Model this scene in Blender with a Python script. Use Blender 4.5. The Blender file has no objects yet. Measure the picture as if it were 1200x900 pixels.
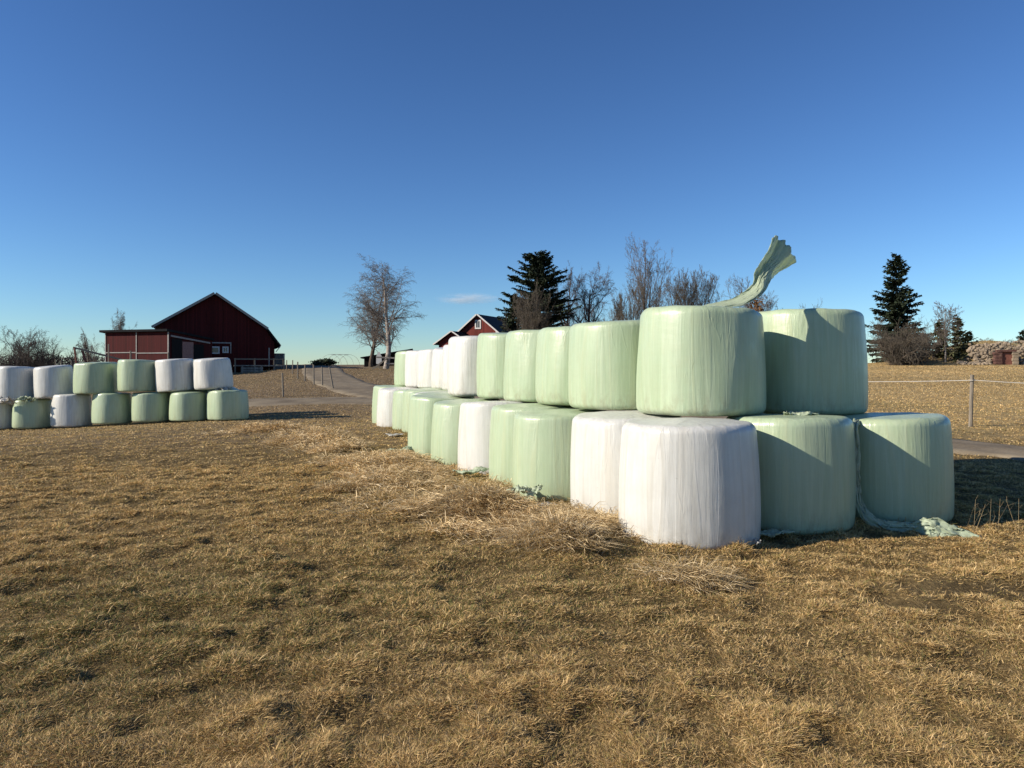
import bpy, math, random
import numpy as np
from mathutils import Vector
random.seed(7)
scene = bpy.context.scene
COL = scene.collection
F, CX, HY, CAMH = 880.0, 600.0, 435.0, 1.62      # focal length, centre and horizon of the 1200x900 photograph
SUN_AZ, SUN_EL = 14.0, 26.5                       # degrees: behind the viewer's left shoulder, above the horizon

# ------------------------------------------------------------------ small helpers
def tag(o, label=None, cat=None, group=None, kind=None):
    if label: o['label'] = label
    if cat: o['category'] = cat
    if group: o['group'] = group
    if kind: o['kind'] = kind
    return o

def link(o, parent=None):
    COL.objects.link(o)
    if parent: o.parent = parent
    return o

def empty(name, loc, rz=0.0):
    o = bpy.data.objects.new(name, None)
    o.empty_display_size = .3
    o.location = loc; o.rotation_euler = (0, 0, rz)
    return link(o)

def mesh_np(name, V, faces_flat, sizes, mat, parent=None, smooth=False, col=None):
    V = np.asarray(V, np.float32); faces_flat = np.asarray(faces_flat, np.int32); sizes = np.asarray(sizes, np.int32)
    me = bpy.data.meshes.new(name)
    me.vertices.add(len(V)); me.vertices.foreach_set('co', V.ravel())
    me.loops.add(len(faces_flat)); me.loops.foreach_set('vertex_index', faces_flat)
    me.polygons.add(len(sizes))
    st = np.zeros(len(sizes), np.int32); st[1:] = np.cumsum(sizes)[:-1]
    me.polygons.foreach_set('loop_start', st)
    if smooth: me.polygons.foreach_set('use_smooth', np.ones(len(sizes), bool))
    if col is not None:
        a = me.color_attributes.new('Col', 'FLOAT_COLOR', 'POINT')
        c = np.ones((len(V), 4), np.float32); c[:, :3] = col
        a.data.foreach_set('color', c.ravel())
    me.update(calc_edges=True); me.validate()
    if mat: me.materials.append(mat)
    o = bpy.data.objects.new(name, me)
    return link(o, parent)

class MB:
    """collects boxes, bars and prisms into one mesh"""
    def __init__(s): s.v = []; s.f = []
    def add(s, vs, fs):
        b = len(s.v); s.v += [tuple(p) for p in vs]; s.f += [tuple(i + b for i in f) for f in fs]; return s
    def box(s, a, b):
        x0, y0, z0 = a; x1, y1, z1 = b
        return s.add([(x0,y0,z0),(x1,y0,z0),(x1,y1,z0),(x0,y1,z0),(x0,y0,z1),(x1,y0,z1),(x1,y1,z1),(x0,y1,z1)],
              [(0,3,2,1),(4,5,6,7),(0,1,5,4),(1,2,6,5),(2,3,7,6),(3,0,4,7)])
    def bar(s, p, q, w, h=None, n=4, w2=None):
        p = Vector(p); q = Vector(q); d = (q-p).normalized(); h = h or w; w2 = w if w2 is None else w2
        up = Vector((0,0,1)) if abs(d.z) < .95 else Vector((1,0,0))
        a = d.cross(up).normalized(); c = a.cross(d).normalized()
        vs = []
        for pt, ww in ((p, w), (q, w2)):
            for k in range(n):
                t = 2*math.pi*(k+.5)/n; m = math.sqrt(2) if n == 4 else 1
                vs.append(pt + a*math.cos(t)*ww*.5*m + c*math.sin(t)*ww*.5*m*h/w)
        fs = [(k, (k+1)%n, n+(k+1)%n, n+k) for k in range(n)] + [tuple(range(n-1,-1,-1)), tuple(range(n,2*n))]
        return s.add(vs, fs)
    def prism(s, prof, y0, y1):
        n = len(prof)
        vs = [(x,y0,z) for x,z in prof] + [(x,y1,z) for x,z in prof]
        fs = [tuple(range(n)), tuple(range(2*n-1,n-1,-1))] + [(k,n+k,n+(k+1)%n,(k+1)%n) for k in range(n)]
        return s.add(vs, fs)
    def build(s, name, mat, parent=None, smooth=False, bevel=0):
        me = bpy.data.meshes.new(name); me.from_pydata(s.v, [], s.f); me.update()
        if smooth: me.polygons.foreach_set('use_smooth', [True]*len(me.polygons))
        me.materials.append(mat)
        o = bpy.data.objects.new(name, me); link(o, parent)
        if bevel:
            b = o.modifiers.new('bevel', 'BEVEL'); b.width = bevel; b.segments = 2
        return o

_lat = np.random.RandomState(3).rand(512, 512)
def vnoise(x, y, scale, off=0):
    x = np.asarray(x, float)/scale + off*17.3 + 1000; y = np.asarray(y, float)/scale + off*9.1 + 1000
    xi = np.floor(x).astype(int); yi = np.floor(y).astype(int); fx = x-xi; fy = y-yi
    fx = fx*fx*(3-2*fx); fy = fy*fy*(3-2*fy)
    g = lambda i, j: _lat[i % 512, j % 512]
    return (g(xi,yi)*(1-fx)+g(xi+1,yi)*fx)*(1-fy) + (g(xi,yi+1)*(1-fx)+g(xi+1,yi+1)*fx)*fy
def sst(a, b, x):
    t = np.clip((x-a)/(b-a), 0, 1); return t*t*(3-2*t)

# ------------------------------------------------------------------ materials
def mat(name):
    m = bpy.data.materials.new(name); m.use_nodes = True
    nt = m.node_tree; nt.nodes.clear()
    out = nt.nodes.new('ShaderNodeOutputMaterial')
    return m, nt, out
def N(nt, t, **k):
    n = nt.nodes.new(t)
    for a, b in k.items(): setattr(n, a, b)
    return n
def noise(nt, vec, scale, detail=4, rough=.55):
    n = N(nt, 'ShaderNodeTexNoise'); n.inputs['Scale'].default_value = scale
    n.inputs['Detail'].default_value = detail; n.inputs['Roughness'].default_value = rough
    if vec is not None: nt.links.new(vec, n.inputs['Vector'])
    return n.outputs['Fac']
def ramp(nt, fac, stops):
    r = N(nt, 'ShaderNodeValToRGB'); nt.links.new(fac, r.inputs['Fac'])
    e = r.color_ramp.elements
    while len(e) < len(stops): e.new(.5)
    for el, (p, c) in zip(e, stops):
        el.position = p; el.color = (*c, 1) if len(c) == 3 else c
    return r.outputs['Color']
def mapping(nt, src, scale=(1,1,1)):
    m = N(nt, 'ShaderNodeMapping'); m.inputs['Scale'].default_value = scale
    nt.links.new(src, m.inputs['Vector']); return m.outputs['Vector']
def mixc(nt, f, a, b, mode='MIX'):
    m = N(nt, 'ShaderNodeMix', data_type='RGBA', blend_type=mode)
    if isinstance(f, (int, float)): m.inputs['Factor'].default_value = f
    else: nt.links.new(f, m.inputs['Factor'])
    for s, i in ((a, 'A'), (b, 'B')):
        sk = [q for q in m.inputs if q.name == i and q.type == 'RGBA'][0]
        if isinstance(s, tuple): sk.default_value = (*s, 1)
        else: nt.links.new(s, sk)
    m.clamp_result = False; m.clamp_factor = True
    return [q for q in m.outputs if q.type == 'RGBA'][0]
def math_(nt, op, a, b=None):
    m = N(nt, 'ShaderNodeMath', operation=op)
    for i, s in enumerate((a, b)):
        if s is None: continue
        if isinstance(s, (int, float)): m.inputs[i].default_value = s
        else: nt.links.new(s, m.inputs[i])
    return m.outputs[0]
def principled(nt, out, col, rough=.8, spec=.3, bump=None, bstr=.3, bdist=.02, metal=0):
    p = N(nt, 'ShaderNodeBsdfPrincipled')
    if isinstance(col, tuple): p.inputs['Base Color'].default_value = (*col, 1)
    else: nt.links.new(col, p.inputs['Base Color'])
    if isinstance(rough, (int, float)): p.inputs['Roughness'].default_value = rough
    else: nt.links.new(rough, p.inputs['Roughness'])
    p.inputs['Specular IOR Level'].default_value = spec; p.inputs['Metallic'].default_value = metal
    if bump is not None:
        b = N(nt, 'ShaderNodeBump'); b.inputs['Strength'].default_value = bstr; b.inputs['Distance'].default_value = bdist
        nt.links.new(bump, b.inputs['Height']); nt.links.new(b.outputs['Normal'], p.inputs['Normal'])
    nt.links.new(p.outputs[0], out.inputs['Surface'])
    return p
def simple(name, c, rough=.8, var=.35, scale=6, spec=.3, stretch=(1,1,1), bstr=.3, bdist=.01):
    m, nt, out = mat(name)
    tc = N(nt, 'ShaderNodeTexCoord').outputs['Object']
    n = noise(nt, mapping(nt, tc, stretch), scale)
    lo = tuple(v*(1-var) for v in c); hi = tuple(min(1, v*(1+var)) for v in c)
    principled(nt, out, ramp(nt, n, [(.3, lo), (.7, hi)]), rough, spec, n, bstr, bdist)
    return m
def film(name, base, band, yellow):
    m, nt, out = mat(name)
    tc = N(nt, 'ShaderNodeTexCoord').outputs['Object']
    inf = N(nt, 'ShaderNodeObjectInfo').outputs['Random']
    add = N(nt, 'ShaderNodeVectorMath', operation='ADD'); nt.links.new(tc, add.inputs[0])
    cmb = N(nt, 'ShaderNodeCombineXYZ'); nt.links.new(math_(nt, 'MULTIPLY', inf, 37.0), cmb.inputs[0]); nt.links.new(math_(nt, 'MULTIPLY', inf, 91.0), cmb.inputs[2])
    nt.links.new(cmb.outputs[0], add.inputs[1]); v = add.outputs[0]
    tilt = N(nt, 'ShaderNodeMapping'); tilt.inputs['Rotation'].default_value = (.16, .10, 0); tilt.inputs['Scale'].default_value = (1, 1, .06); nt.links.new(v, tilt.inputs['Vector'])
    bands = noise(nt, tilt.outputs[0], 4.2, 1, .4)         # broad overlapping wraps of film
    fine = noise(nt, mapping(nt, v, (1, 1, .05)), 24, 3, .6)           # narrow vertical folds
    mott = noise(nt, v, 5.5, 5, .6)
    hor = noise(nt, mapping(nt, v, (.25, .25, 1)), 22, 2, .5)           # edges of the straw courses showing through
    c = ramp(nt, bands, [(.36, base), (.43, band), (.44, base), (.50, yellow), (.512, band), (.60, base), (.61, band)])
    c = mixc(nt, .42, c, ramp(nt, fine, [(.3, tuple(v*.86 for v in base)), (.7, tuple(min(1, v*1.1) for v in band))]))
    sp = N(nt, 'ShaderNodeSeparateXYZ'); nt.links.new(tc, sp.inputs[0])
    lo = N(nt, 'ShaderNodeMapRange', interpolation_type='SMOOTHSTEP'); lo.inputs['From Min'].default_value = .34; lo.inputs['From Max'].default_value = .0; nt.links.new(sp.outputs[2], lo.inputs['Value'])
    dirt = math_(nt, 'MULTIPLY', lo.outputs[0], ramp(nt, noise(nt, mapping(nt, v, (1, 1, .5)), 9, 6, .7), [(.46, (0,0,0)), (.66, (1,1,1))]))
    spots = ramp(nt, noise(nt, v, 38, 2, .5), [(.70, (0,0,0)), (.76, (1,1,1))])
    c = mixc(nt, math_(nt, 'MULTIPLY', dirt, .5), c, (.20, .15, .085))
    c = mixc(nt, math_(nt, 'MULTIPLY', spots, .18), c, (.22, .18, .11))
    c = mixc(nt, math_(nt, 'MULTIPLY', ramp(nt, mott, [(.42, (0,0,0)), (.75, (1,1,1))]), .3), c, tuple(v*.84 for v in yellow))
    edge = ramp(nt, bands, [(.432, (0,0,0)), (.440, (1,1,1)), (.505, (1,1,1)), (.512, (.3,.3,.3)), (.60, (.3,.3,.3)), (.608, (1,1,1))])
    cr = noise(nt, mapping(nt, v, (1, 1, .16)), 8.5, 2, .5)
    cr = math_(nt, 'ABSOLUTE', math_(nt, 'SUBTRACT', cr, .5))                 # sparse sharp creases
    cr = math_(nt, 'MULTIPLY', math_(nt, 'LESS_THAN', cr, .035), math_(nt, 'SUBTRACT', .035, cr))
    cr = math_(nt, 'MULTIPLY', cr, math_(nt, 'MULTIPLY', ramp(nt, noise(nt, v, 2.4, 1), [(.5, (0,0,0)), (.62, (1,1,1))]), 8.0))
    h = math_(nt, 'ADD', math_(nt, 'ADD', math_(nt, 'MULTIPLY', fine, .9), math_(nt, 'ADD', cr, math_(nt, 'MULTIPLY', edge, .20))), math_(nt, 'ADD', math_(nt, 'MULTIPLY', mott, .45), math_(nt, 'MULTIPLY', hor, .22)))
    rg = N(nt, 'ShaderNodeMapRange'); rg.inputs['To Min'].default_value = .22; rg.inputs['To Max'].default_value = .50; nt.links.new(mott, rg.inputs['Value'])
    p = principled(nt, out, c, rg.outputs[0], .55, h, .55, .009)
    p.inputs['Subsurface Weight'].default_value = .0
    return m
M = {}
M['film_green'] = film('pale green stretch film', (.355, .445, .28), (.41, .49, .33), (.425, .475, .295))
M['film_white'] = film('white stretch film', (.56, .56, .515), (.61, .605, .56), (.525, .50, .43))
def loose_mat(name, c):
    m, nt, out = mat(name)
    tc = N(nt, 'ShaderNodeTexCoord').outputs['Object']
    n = noise(nt, tc, 30, 4, .6)
    p = principled(nt, out, ramp(nt, n, [(.3, tuple(v*.85 for v in c)), (.7, c)]), .4, .4, n, .5, .01)
    tr = N(nt, 'ShaderNodeBsdfTranslucent'); tr.inputs['Color'].default_value = (*c, 1)
    mx = N(nt, 'ShaderNodeMixShader'); mx.inputs[0].default_value = .42
    nt.links.new(p.outputs[0], mx.inputs[1]); nt.links.new(tr.outputs[0], mx.inputs[2]); nt.links.new(mx.outputs[0], out.inputs['Surface'])
    return m
M['loose_green'] = loose_mat('loose green film', (.60, .68, .50))
M['loose_white'] = loose_mat('loose white film', (.74, .72, .66))
def ground_mat():
    m, nt, out = mat('dry pasture soil')
    g = N(nt, 'ShaderNodeNewGeometry').outputs['Position']
    big = noise(nt, g, .12, 4, .6); mid = noise(nt, g, 1.3, 6, .65); fine = noise(nt, mapping(nt, g, (1, 1, .3)), 14, 6, .7); vfine = noise(nt, g, 60, 3, .7)
    n2 = math_(nt, 'ADD', math_(nt, 'MULTIPLY', mid, .5), math_(nt, 'MULTIPLY', fine, .5))
    near = ramp(nt, n2, [(.30, (.04, .028, .013)), (.44, (.11, .077, .034)), (.56, (.21, .15, .068)), (.70, (.33, .24, .115))])
    gold = ramp(nt, n2, [(.32, (.15, .10, .046)), (.48, (.34, .25, .12)), (.65, (.46, .35, .18))])
    drab = ramp(nt, n2, [(.32, (.075, .054, .033)), (.5, (.20, .148, .09)), (.68, (.29, .22, .14))])
    sep = N(nt, 'ShaderNodeSeparateXYZ'); nt.links.new(g, sep.inputs[0])
    def step(v, a, b):
        r = N(nt, 'ShaderNodeMapRange', interpolation_type='SMOOTHSTEP'); r.inputs['From Min'].default_value = a; r.inputs['From Max'].default_value = b
        nt.links.new(v, r.inputs['Value']); return r.outputs[0]
    far = step(math_(nt, 'ADD', sep.outputs[1], math_(nt, 'MULTIPLY', big, 8)), 17, 26)
    right = step(sep.outputs[0], 0, 9)
    c = mixc(nt, far, near, mixc(nt, right, drab, gold))
    green = math_(nt, 'MULTIPLY', ramp(nt, big, [(.5, (0,0,0)), (.72, (1,1,1))]), .35)
    c = mixc(nt, green, c, (.10, .10, .03))
    h = math_(nt, 'ADD', math_(nt, 'MULTIPLY', mid, .6), math_(nt, 'ADD', math_(nt, 'MULTIPLY', fine, .5), math_(nt, 'MULTIPLY', vfine, .2)))
    principled(nt, out, c, .95, .1, h, .9, .12)
    return m
M['ground'] = ground_mat()
def road_mat():
    m, nt, out = mat('packed gravel')
    g = N(nt, 'ShaderNodeNewGeometry').outputs['Position']
    a = noise(nt, g, .7, 5, .6); b = noise(nt, g, 18, 4, .7)
    f = math_(nt, 'ADD', math_(nt, 'MULTIPLY', a, .6), math_(nt, 'MULTIPLY', b, .4))
    principled(nt, out, ramp(nt, f, [(.35, (.11, .088, .06)), (.5, (.195, .158, .108)), (.65, (.27, .225, .155))]), .95, .15, f, .5, .03)
    return m
M['road'] = road_mat()
def grass_mat():
    m, nt, out = mat('dry grass blades')
    a = N(nt, 'ShaderNodeAttribute', attribute_name='Col').outputs['Color']
    p = principled(nt, out, a, .75, .25)
    tr = N(nt, 'ShaderNodeBsdfTranslucent'); nt.links.new(a, tr.inputs['Color'])
    mx = N(nt, 'ShaderNodeMixShader'); mx.inputs[0].default_value = .25
    nt.links.new(p.outputs[0], mx.inputs[1]); nt.links.new(tr.outputs[0], mx.inputs[2]); nt.links.new(mx.outputs[0], out.inputs['Surface'])
    return m
M['grass'] = grass_mat()
def boards(name, c, var=.3, pitch=.16, vertical=True):
    m, nt, out = mat(name)
    tc = N(nt, 'ShaderNodeTexCoord').outputs['Object']
    sep = N(nt, 'ShaderNodeSeparateXYZ'); nt.links.new(tc, sep.inputs[0])
    s = math_(nt, 'ADD', sep.outputs[0], sep.outputs[1]) if vertical else sep.outputs[2]
    k = math_(nt, 'DIVIDE', s, pitch); fr = math_(nt, 'FRACT', k)
    gap = math_(nt, 'LESS_THAN', fr, .1)
    cell = N(nt, 'ShaderNodeTexWhiteNoise', noise_dimensions='1D'); nt.links.new(math_(nt, 'FLOOR', k), cell.inputs['W'])
    w = noise(nt, mapping(nt, tc, (8, 8, .6) if vertical else (.6, .6, 8)), 2, 4, .6)
    f = math_(nt, 'ADD', math_(nt, 'MULTIPLY', cell.outputs['Value'], .5), math_(nt, 'MULTIPLY', w, .5))
    col = ramp(nt, f, [(.2, tuple(v*(1-var) for v in c)), (.8, tuple(v*(1+var) for v in c))])
    col = mixc(nt, gap, col, tuple(v*.45 for v in c))
    principled(nt, out, col, .85, .2, math_(nt, 'SUBTRACT', w, math_(nt, 'MULTIPLY', gap, 2.0)), .5, .02)
    return m
M['barn_red'] = boards('falu red boards', (.058, .0075, .0075))
M['house_red'] = boards('painted red boards', (.15, .032, .024))
M['grey_board'] = boards('weathered grey boards', (.25, .22, .19))
M['trim'] = simple('painted white trim', (.56, .55, .52), .6, .08)
M['verge'] = simple('weathered light verge', (.27, .255, .235), .6, .15)
M['roof_dark'] = simple('dark roofing felt', (.014, .015, .017), .9, .3, 2, .1)
M['roof_blue'] = boards('dark blue grey roof sheet', (.028, .034, .042), .15, .45)
M['dark'] = simple('dark interior', (.008, .007, .007), .9, .2)
M['glass'] = simple('window glass', (.04, .05, .06), .12, .1, 2, .6)
M['door_pale'] = simple('pale rust door', (.27, .16, .14), .8, .2)
M['post'] = simple('weathered post wood', (.21, .18, .14), .9, .3, 9, .2, (6, 6, .5), .6, .01)
M['bark'] = simple('grey brown bark', (.11, .085, .065), .95, .4, 7, .1, (2, 2, .4), .8, .03)
M['birch_bark'] = simple('pale birch bark', (.30, .26, .22), .9, .5, 2.2, .2, (1, 1, 2.5), .4, .02)
M['twig_purple'] = simple('purplish birch twigs', (.105, .080, .070), .9, .25)
M['twig_brown'] = simple('brown twigs', (.118, .098, .074), .9, .25)
M['twig_grey'] = simple('grey twigs', (.15, .125, .105), .9, .25)
M['twig_dark'] = simple('dark twigs', (.065, .052, .045), .9, .25)
M['needles'] = simple('dark spruce needles', (.030, .042, .020), .85, .5, 1.3)
M['needles_light'] = simple('olive needles', (.125, .125, .058), .85, .4, 1.3)
M['beech'] = simple('withered brown leaves', (.16, .085, .035), .85, .4, 2)
M['stone'] = simple('field stone', (.26, .205, .145), .9, .35, 1.6, .2, (1,1,1), .5, .04)
M['brick'] = simple('red brick', (.10, .05, .04), .9, .35, 5)
M['rust'] = simple('rusty red door', (.15, .06, .042), .75, .3, 3)
M['tape'] = simple('white fence tape', (.55, .52, .46), .5, .1)
M['turf'] = simple('turf', (.09, .09, .03), .95, .5, 3, .1, (1,1,1), 1, .1)
M['black'] = simple('black insulator plastic', (.02, .02, .02), .5, .2)

# ------------------------------------------------------------------ terrain
ROAD = [(13.5,6.5),(11.4,10.6),(10.0,14.0),(8.9,16.2),(6.3,21),(2.6,27),(-1.5,32),(-6.5,35.3),(-12,35.6),(-20,34.6),(-34,33),(-60,30)]
DRIVE = [(-1.5,33.5),(-5.6,38.0),(-8.8,43.5),(-11.9,51),(-15.4,62),(-19,75),(-22.5,89),(-31,120)]
def smooth_path(P, n=14):
    P = [np.array(p, float) for p in P]; P = [2*P[0]-P[1]] + P + [2*P[-1]-P[-2]]; out = []
    for i in range(1, len(P)-2):
        for k in range(n):
            t = k/n; a, b, c, d = P[i-1:i+3]
            out.append(.5*((2*b)+(c-a)*t+(2*a-5*b+4*c-d)*t*t+(3*b-a-3*c+d)*t**3))
    out.append(P[-2]); return np.array(out)
ROADP, DRIVEP = smooth_path(ROAD), smooth_path(DRIVE)
def path_dist(x, y, P):
    x = np.asarray(x, float); y = np.asarray(y, float); d = np.full(x.shape, 1e9)
    for p in P: d = np.minimum(d, (x-p[0])**2 + (y-p[1])**2)
    return np.sqrt(d)
CELLAR = (41.8, 66.5)
def H(x, y):
    """land height: flat pasture, rising behind the road to a low crest"""
    x = np.asarray(x, float); y = np.asarray(y, float)
    u = x/np.maximum(y, 8)
    s = .036 + .010*sst(-.42, -.30, u) + .016*sst(-.1, .35, u)
    y0 = 31 - 12.5*sst(-.2, .35, u)
    cap = 1.75 + .75*sst(-.44, -.30, u)
    r = s*np.log1p(np.exp(np.clip((y-y0)/3, -40, 40)))*3
    h = cap*(1-np.exp(-(r/cap)**2.2))**(1/2.2)
    h = h + (vnoise(x, y, 9, 1)-.5)*.30*sst(20, 34, y) + (vnoise(x, y, 22, 2)-.5)*.5*sst(45, 90, y)
    h = h - .34*sst(8.5, 17.5, -x)*sst(10, 21, y)*(1-sst(28, 42, y))
    h = h + 2.25*np.exp(-((x-CELLAR[0]-1.6)/4.3)**2/2*1.0 - ((y-CELLAR[1]-2)/3.6)**2/2)
    h = h - 4.2*sst(66, 92, y)*(1-sst(-.52, -.46, u))
    h = h - 6.0*sst(130, 420, y)
    return h
def Hs(x, y): return float(H(np.array([x]), np.array([y]))[0])
HAY = [(-6.6,20.3),(-5.4,18.6),(-3.9,15.8),(-2.6,13.4),(-1.55,11.4),(-.75,9.6),(-.2,8.5),(.2,7.9),(.45,7.3)]
HAYP = smooth_path(HAY, 8)
def micro(x, y):
    """lumps of the trampled turf near the viewer"""
    d = np.hypot(x, y)
    k = 1-sst(18, 30, d)
    b = (vnoise(x, y, .30, 4)-.5)*.055 + (vnoise(x, y, .9, 5)-.5)*.035 + (vnoise(x, y, .13, 14)-.5)*.05
    hd = path_dist(x, y, HAYP)
    b = b + np.exp(-(hd/.75)**2)*(.03 + .36*np.clip(vnoise(x, y, .75, 8)-.38, 0, 1))
    return b*k*sst(1.5, 3.5, path_dist(x, y, ROADP))
def HG(x, y): return H(x, y) + micro(x, y)
def ground_hit(px, py):
    zs = np.concatenate([np.arange(3, 30, .02), np.arange(30, 160, .1)])
    xs = (px-CX)/F*zs; yy = HY - F*(H(xs, zs)-CAMH)/zs
    i = int(np.argmax(yy <= py)); z = float(zs[i]); x = (px-CX)/F*z
    return x, z, float(H(np.array([x]), np.array([z]))[0])
def pt(px, py, z): return Vector(((px-CX)/F*z, z, CAMH + (HY-py)/F*z))

def build_ground():
    t = np.linspace(-7.1, 7.1, 641)
    X = 2.6*np.sinh(t)
    t2 = np.linspace(-3.2, 7.0, 560); Y = 5.0 + 2.6*np.sinh(t2)
    gx, gy = np.meshgrid(X, Y)
    V = np.stack([gx, gy, HG(gx.ravel(), gy.ravel()).reshape(gx.shape)], -1).reshape(-1, 3)
    nx, ny = len(X), len(Y)
    i = (np.arange(ny-1)[:, None]*nx + np.arange(nx-1)[None, :]).ravel()
    Fc = np.stack([i, i+1, i+nx+1, i+nx], 1)
    o = mesh_np('ground', V, Fc.ravel(), np.full(len(Fc), 4), M['ground'], smooth=True)
    tag(o, kind='structure')
build_ground()

def build_road(name, P, halfw, seed):
    rng = np.random.RandomState(seed); n = len(P)
    T = np.gradient(P, axis=0); T /= np.linalg.norm(T, axis=1)[:, None]; Nn = np.stack([-T[:, 1], T[:, 0]], 1)
    prof = np.array([-1.12, -1, -.72, -.45, -.2, 0, .2, .45, .72, 1, 1.12])
    hz = np.array([-.15, .03, .05, .03, .06, .075, .06, .03, .05, .03, -.15])
    V = np.zeros((n, len(prof), 3)); w = np.broadcast_to(halfw, n) if np.ndim(halfw) == 0 else np.interp(np.linspace(0, 1, n), np.linspace(0, 1, len(halfw)), halfw)
    jl = np.interp(np.arange(n), np.arange(0, n, 3), rng.normal(0, .09, len(np.arange(0, n, 3))))
    for k, a in enumerate(prof):
        j = jl*(1 if a < 0 else -1)*(abs(a) > .9)*np.sign(a)
        XY = P + Nn*((a*w + j))[:, None]
        V[:, k, :2] = XY; V[:, k, 2] = H(XY[:, 0], XY[:, 1]) + hz[k] + (.015 if name == 'driveway' else 0)
    m = len(prof); i = (np.arange(n-1)[:, None]*m + np.arange(m-1)[None, :]).ravel()
    Fc = np.stack([i, i+1, i+m+1, i+m], 1)
    return tag(mesh_np(name, V.reshape(-1, 3), Fc.ravel(), np.full(len(Fc), 4), M['road'], smooth=True), kind='structure')
build_road('road', ROADP, [1.1, 1.1, 1.05, 1.1, 1.5, 2.0, 2.0, 2.0, 2.0], 1)
build_road('driveway', DRIVEP, [2.2, 1.7, 1.6, 1.7, 1.9, 2.2], 2)

# ------------------------------------------------------------------ wrapped bales
def bale_mesh(seed, r, h, nth=144):
    rng = np.random.RandomState(seed)
    th = np.linspace(0, 2*np.pi, nth, endpoint=False)
    cr = .058 + rng.rand()*.028
    prof = []                                                     # (radius factor offset, height, side weight)
    for q in (.0, .3, .6, .82): prof.append((q*(r-cr), 0.0, 0))
    for a in np.linspace(-90, 0, 7): prof.append((r-cr+cr*math.cos(math.radians(a)), cr+cr*math.sin(math.radians(a)), .6))
    for z in np.linspace(cr, h-cr, 16)[1:-1]: prof.append((r, z, 1))
    for a in np.linspace(0, 90, 8): prof.append((r-cr+cr*math.cos(math.radians(a)), h-cr+cr*math.sin(math.radians(a)), .75))
    for q in (.9, .78, .62, .45, .25, .0): prof.append((q*(r-cr), h, .25))
    prof = np.array(prof); R = prof[:, 0][:, None]; Z = prof[:, 1][:, None]; W = prof[:, 2][:, None]
    zn = Z/h
    lump = sum(rng.normal(0, .0042)*np.cos(k*th+rng.rand()*6.28) for k in (1, 2, 3, 4, 6))[None, :]
    lump2 = sum(rng.normal(0, .0042)*np.cos(k*th+rng.rand()*6.28+rng.normal(0, 1.5)*zn) for k in (2, 3, 4, 5, 7))
    sx = np.cos(th)*r; sy = np.sin(th)*r
    fold = np.zeros((len(prof), nth))
    for amp, sc in ((.0040, .21), (.0028, .08), (.0014, .045)):
        z0 = rng.rand()*50
        u = (np.arange(nth)/nth)[None, :]*2*np.pi*r + .05*np.sin(zn*3+rng.rand()*6)+0*zn
        per = 2*np.pi*r/sc; per = round(per)
        lat = rng.rand(per, 9)
        a = u/(2*np.pi*r)*per; ai = np.floor(a).astype(int); fa = a-ai; fa = fa*fa*(3-2*fa)
        b = np.clip(zn*7.99, 0, 7.99)+0*u; bi = np.floor(b).astype(int); fb = b-bi; fb = fb*fb*(3-2*fb)
        g = lambda i, j: .65*lat[i % per, 4] + .35*lat[i % per, np.minimum(j, 8)]
        fold += amp*((g(ai, bi)*(1-fa)+g(ai+1, bi)*fa)*(1-fb)+(g(ai, bi+1)*(1-fa)+g(ai+1, bi+1)*fa)*fb-.5)
    belly = .013*np.sin(np.pi*np.clip(zn, 0, 1))*W - (.018+.042*rng.rand())*zn**1.6 + .014
    rad = np.maximum(R + (lump+lump2+belly)*np.minimum(R/r, 1) + fold*W, 0)
    # pleats of the wrap run inward over the shoulder and meet on a slightly sunken, uneven crown
    topm = (np.clip((zn-.9)/.1, 0, 1))
    tx, ty = rng.normal(0, .012), rng.normal(0, .012)
    ZZ = Z + topm*(.007*np.cos(9*th+rng.rand()*6)[None, :]*np.clip(R/r, 0, 1)**2*.5 + tx*np.cos(th)[None, :]*R/r*1.4 + ty*np.sin(th)[None, :]*R/r*1.4 + fold*.8*(R > .1) + .025*(1-(R/r)**2))
    V = np.stack([rad*np.cos(th)[None, :], rad*np.sin(th)[None, :], ZZ+0*rad], -1).reshape(-1, 3)
    n = len(prof)
    i = np.arange(n-1)[:, None]*nth; j = np.arange(nth)[None, :]; j2 = (j+1) % nth
    Fc = np.stack([i+j, i+j2, i+nth+j2, i+nth+j], -1).reshape(-1, 4)
    return V, Fc
BALES = []                                                        # (x, y, r) of every bale on the ground, for the grass
def add_bale(x, y, z0, r, h, colour, label, group, seed, tilt=(0, 0)):
    V, Fc = bale_mesh(seed, r, h)
    o = mesh_np('wrapped_bale', V, Fc.ravel(), np.full(len(Fc), 4), M['film_white' if colour == 'w' else 'film_green'], smooth=True)
    o.location = (x, y, z0); o.rotation_euler = (math.radians(tilt[0]), math.radians(tilt[1]), (seed*1.7) % 6.28)
    o.rotation_mode = 'ZXY' if False else 'XYZ'
    tag(o, label, 'bale', group)
    if z0 < .6 and (z0 < .2 or x > 0): BALES.append((x, y, r))
    return o
def from_left(px, z, r):
    t = math.atan((px-CX)/F)
    for _ in range(12): c = t + math.asin(r/(z/math.cos(c if _ else t))); 
    return z*math.tan(c)
def from_right(px, z, r):
    t = math.atan((px-CX)/F); c = t
    for _ in range(12): c = t - math.asin(r/(z/math.cos(c)))
    return z*math.tan(c)
G1 = 'wrapped bales of the long double layered stack'
G2 = 'wrapped bales of the low stack in front of the red barn'
CN = {'w': 'white', 'g': 'pale green'}
ORD = ['first','second','third','fourth','fifth','sixth','seventh','eighth','ninth','tenth','eleventh','twelfth','thirteenth','fourteenth']
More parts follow.
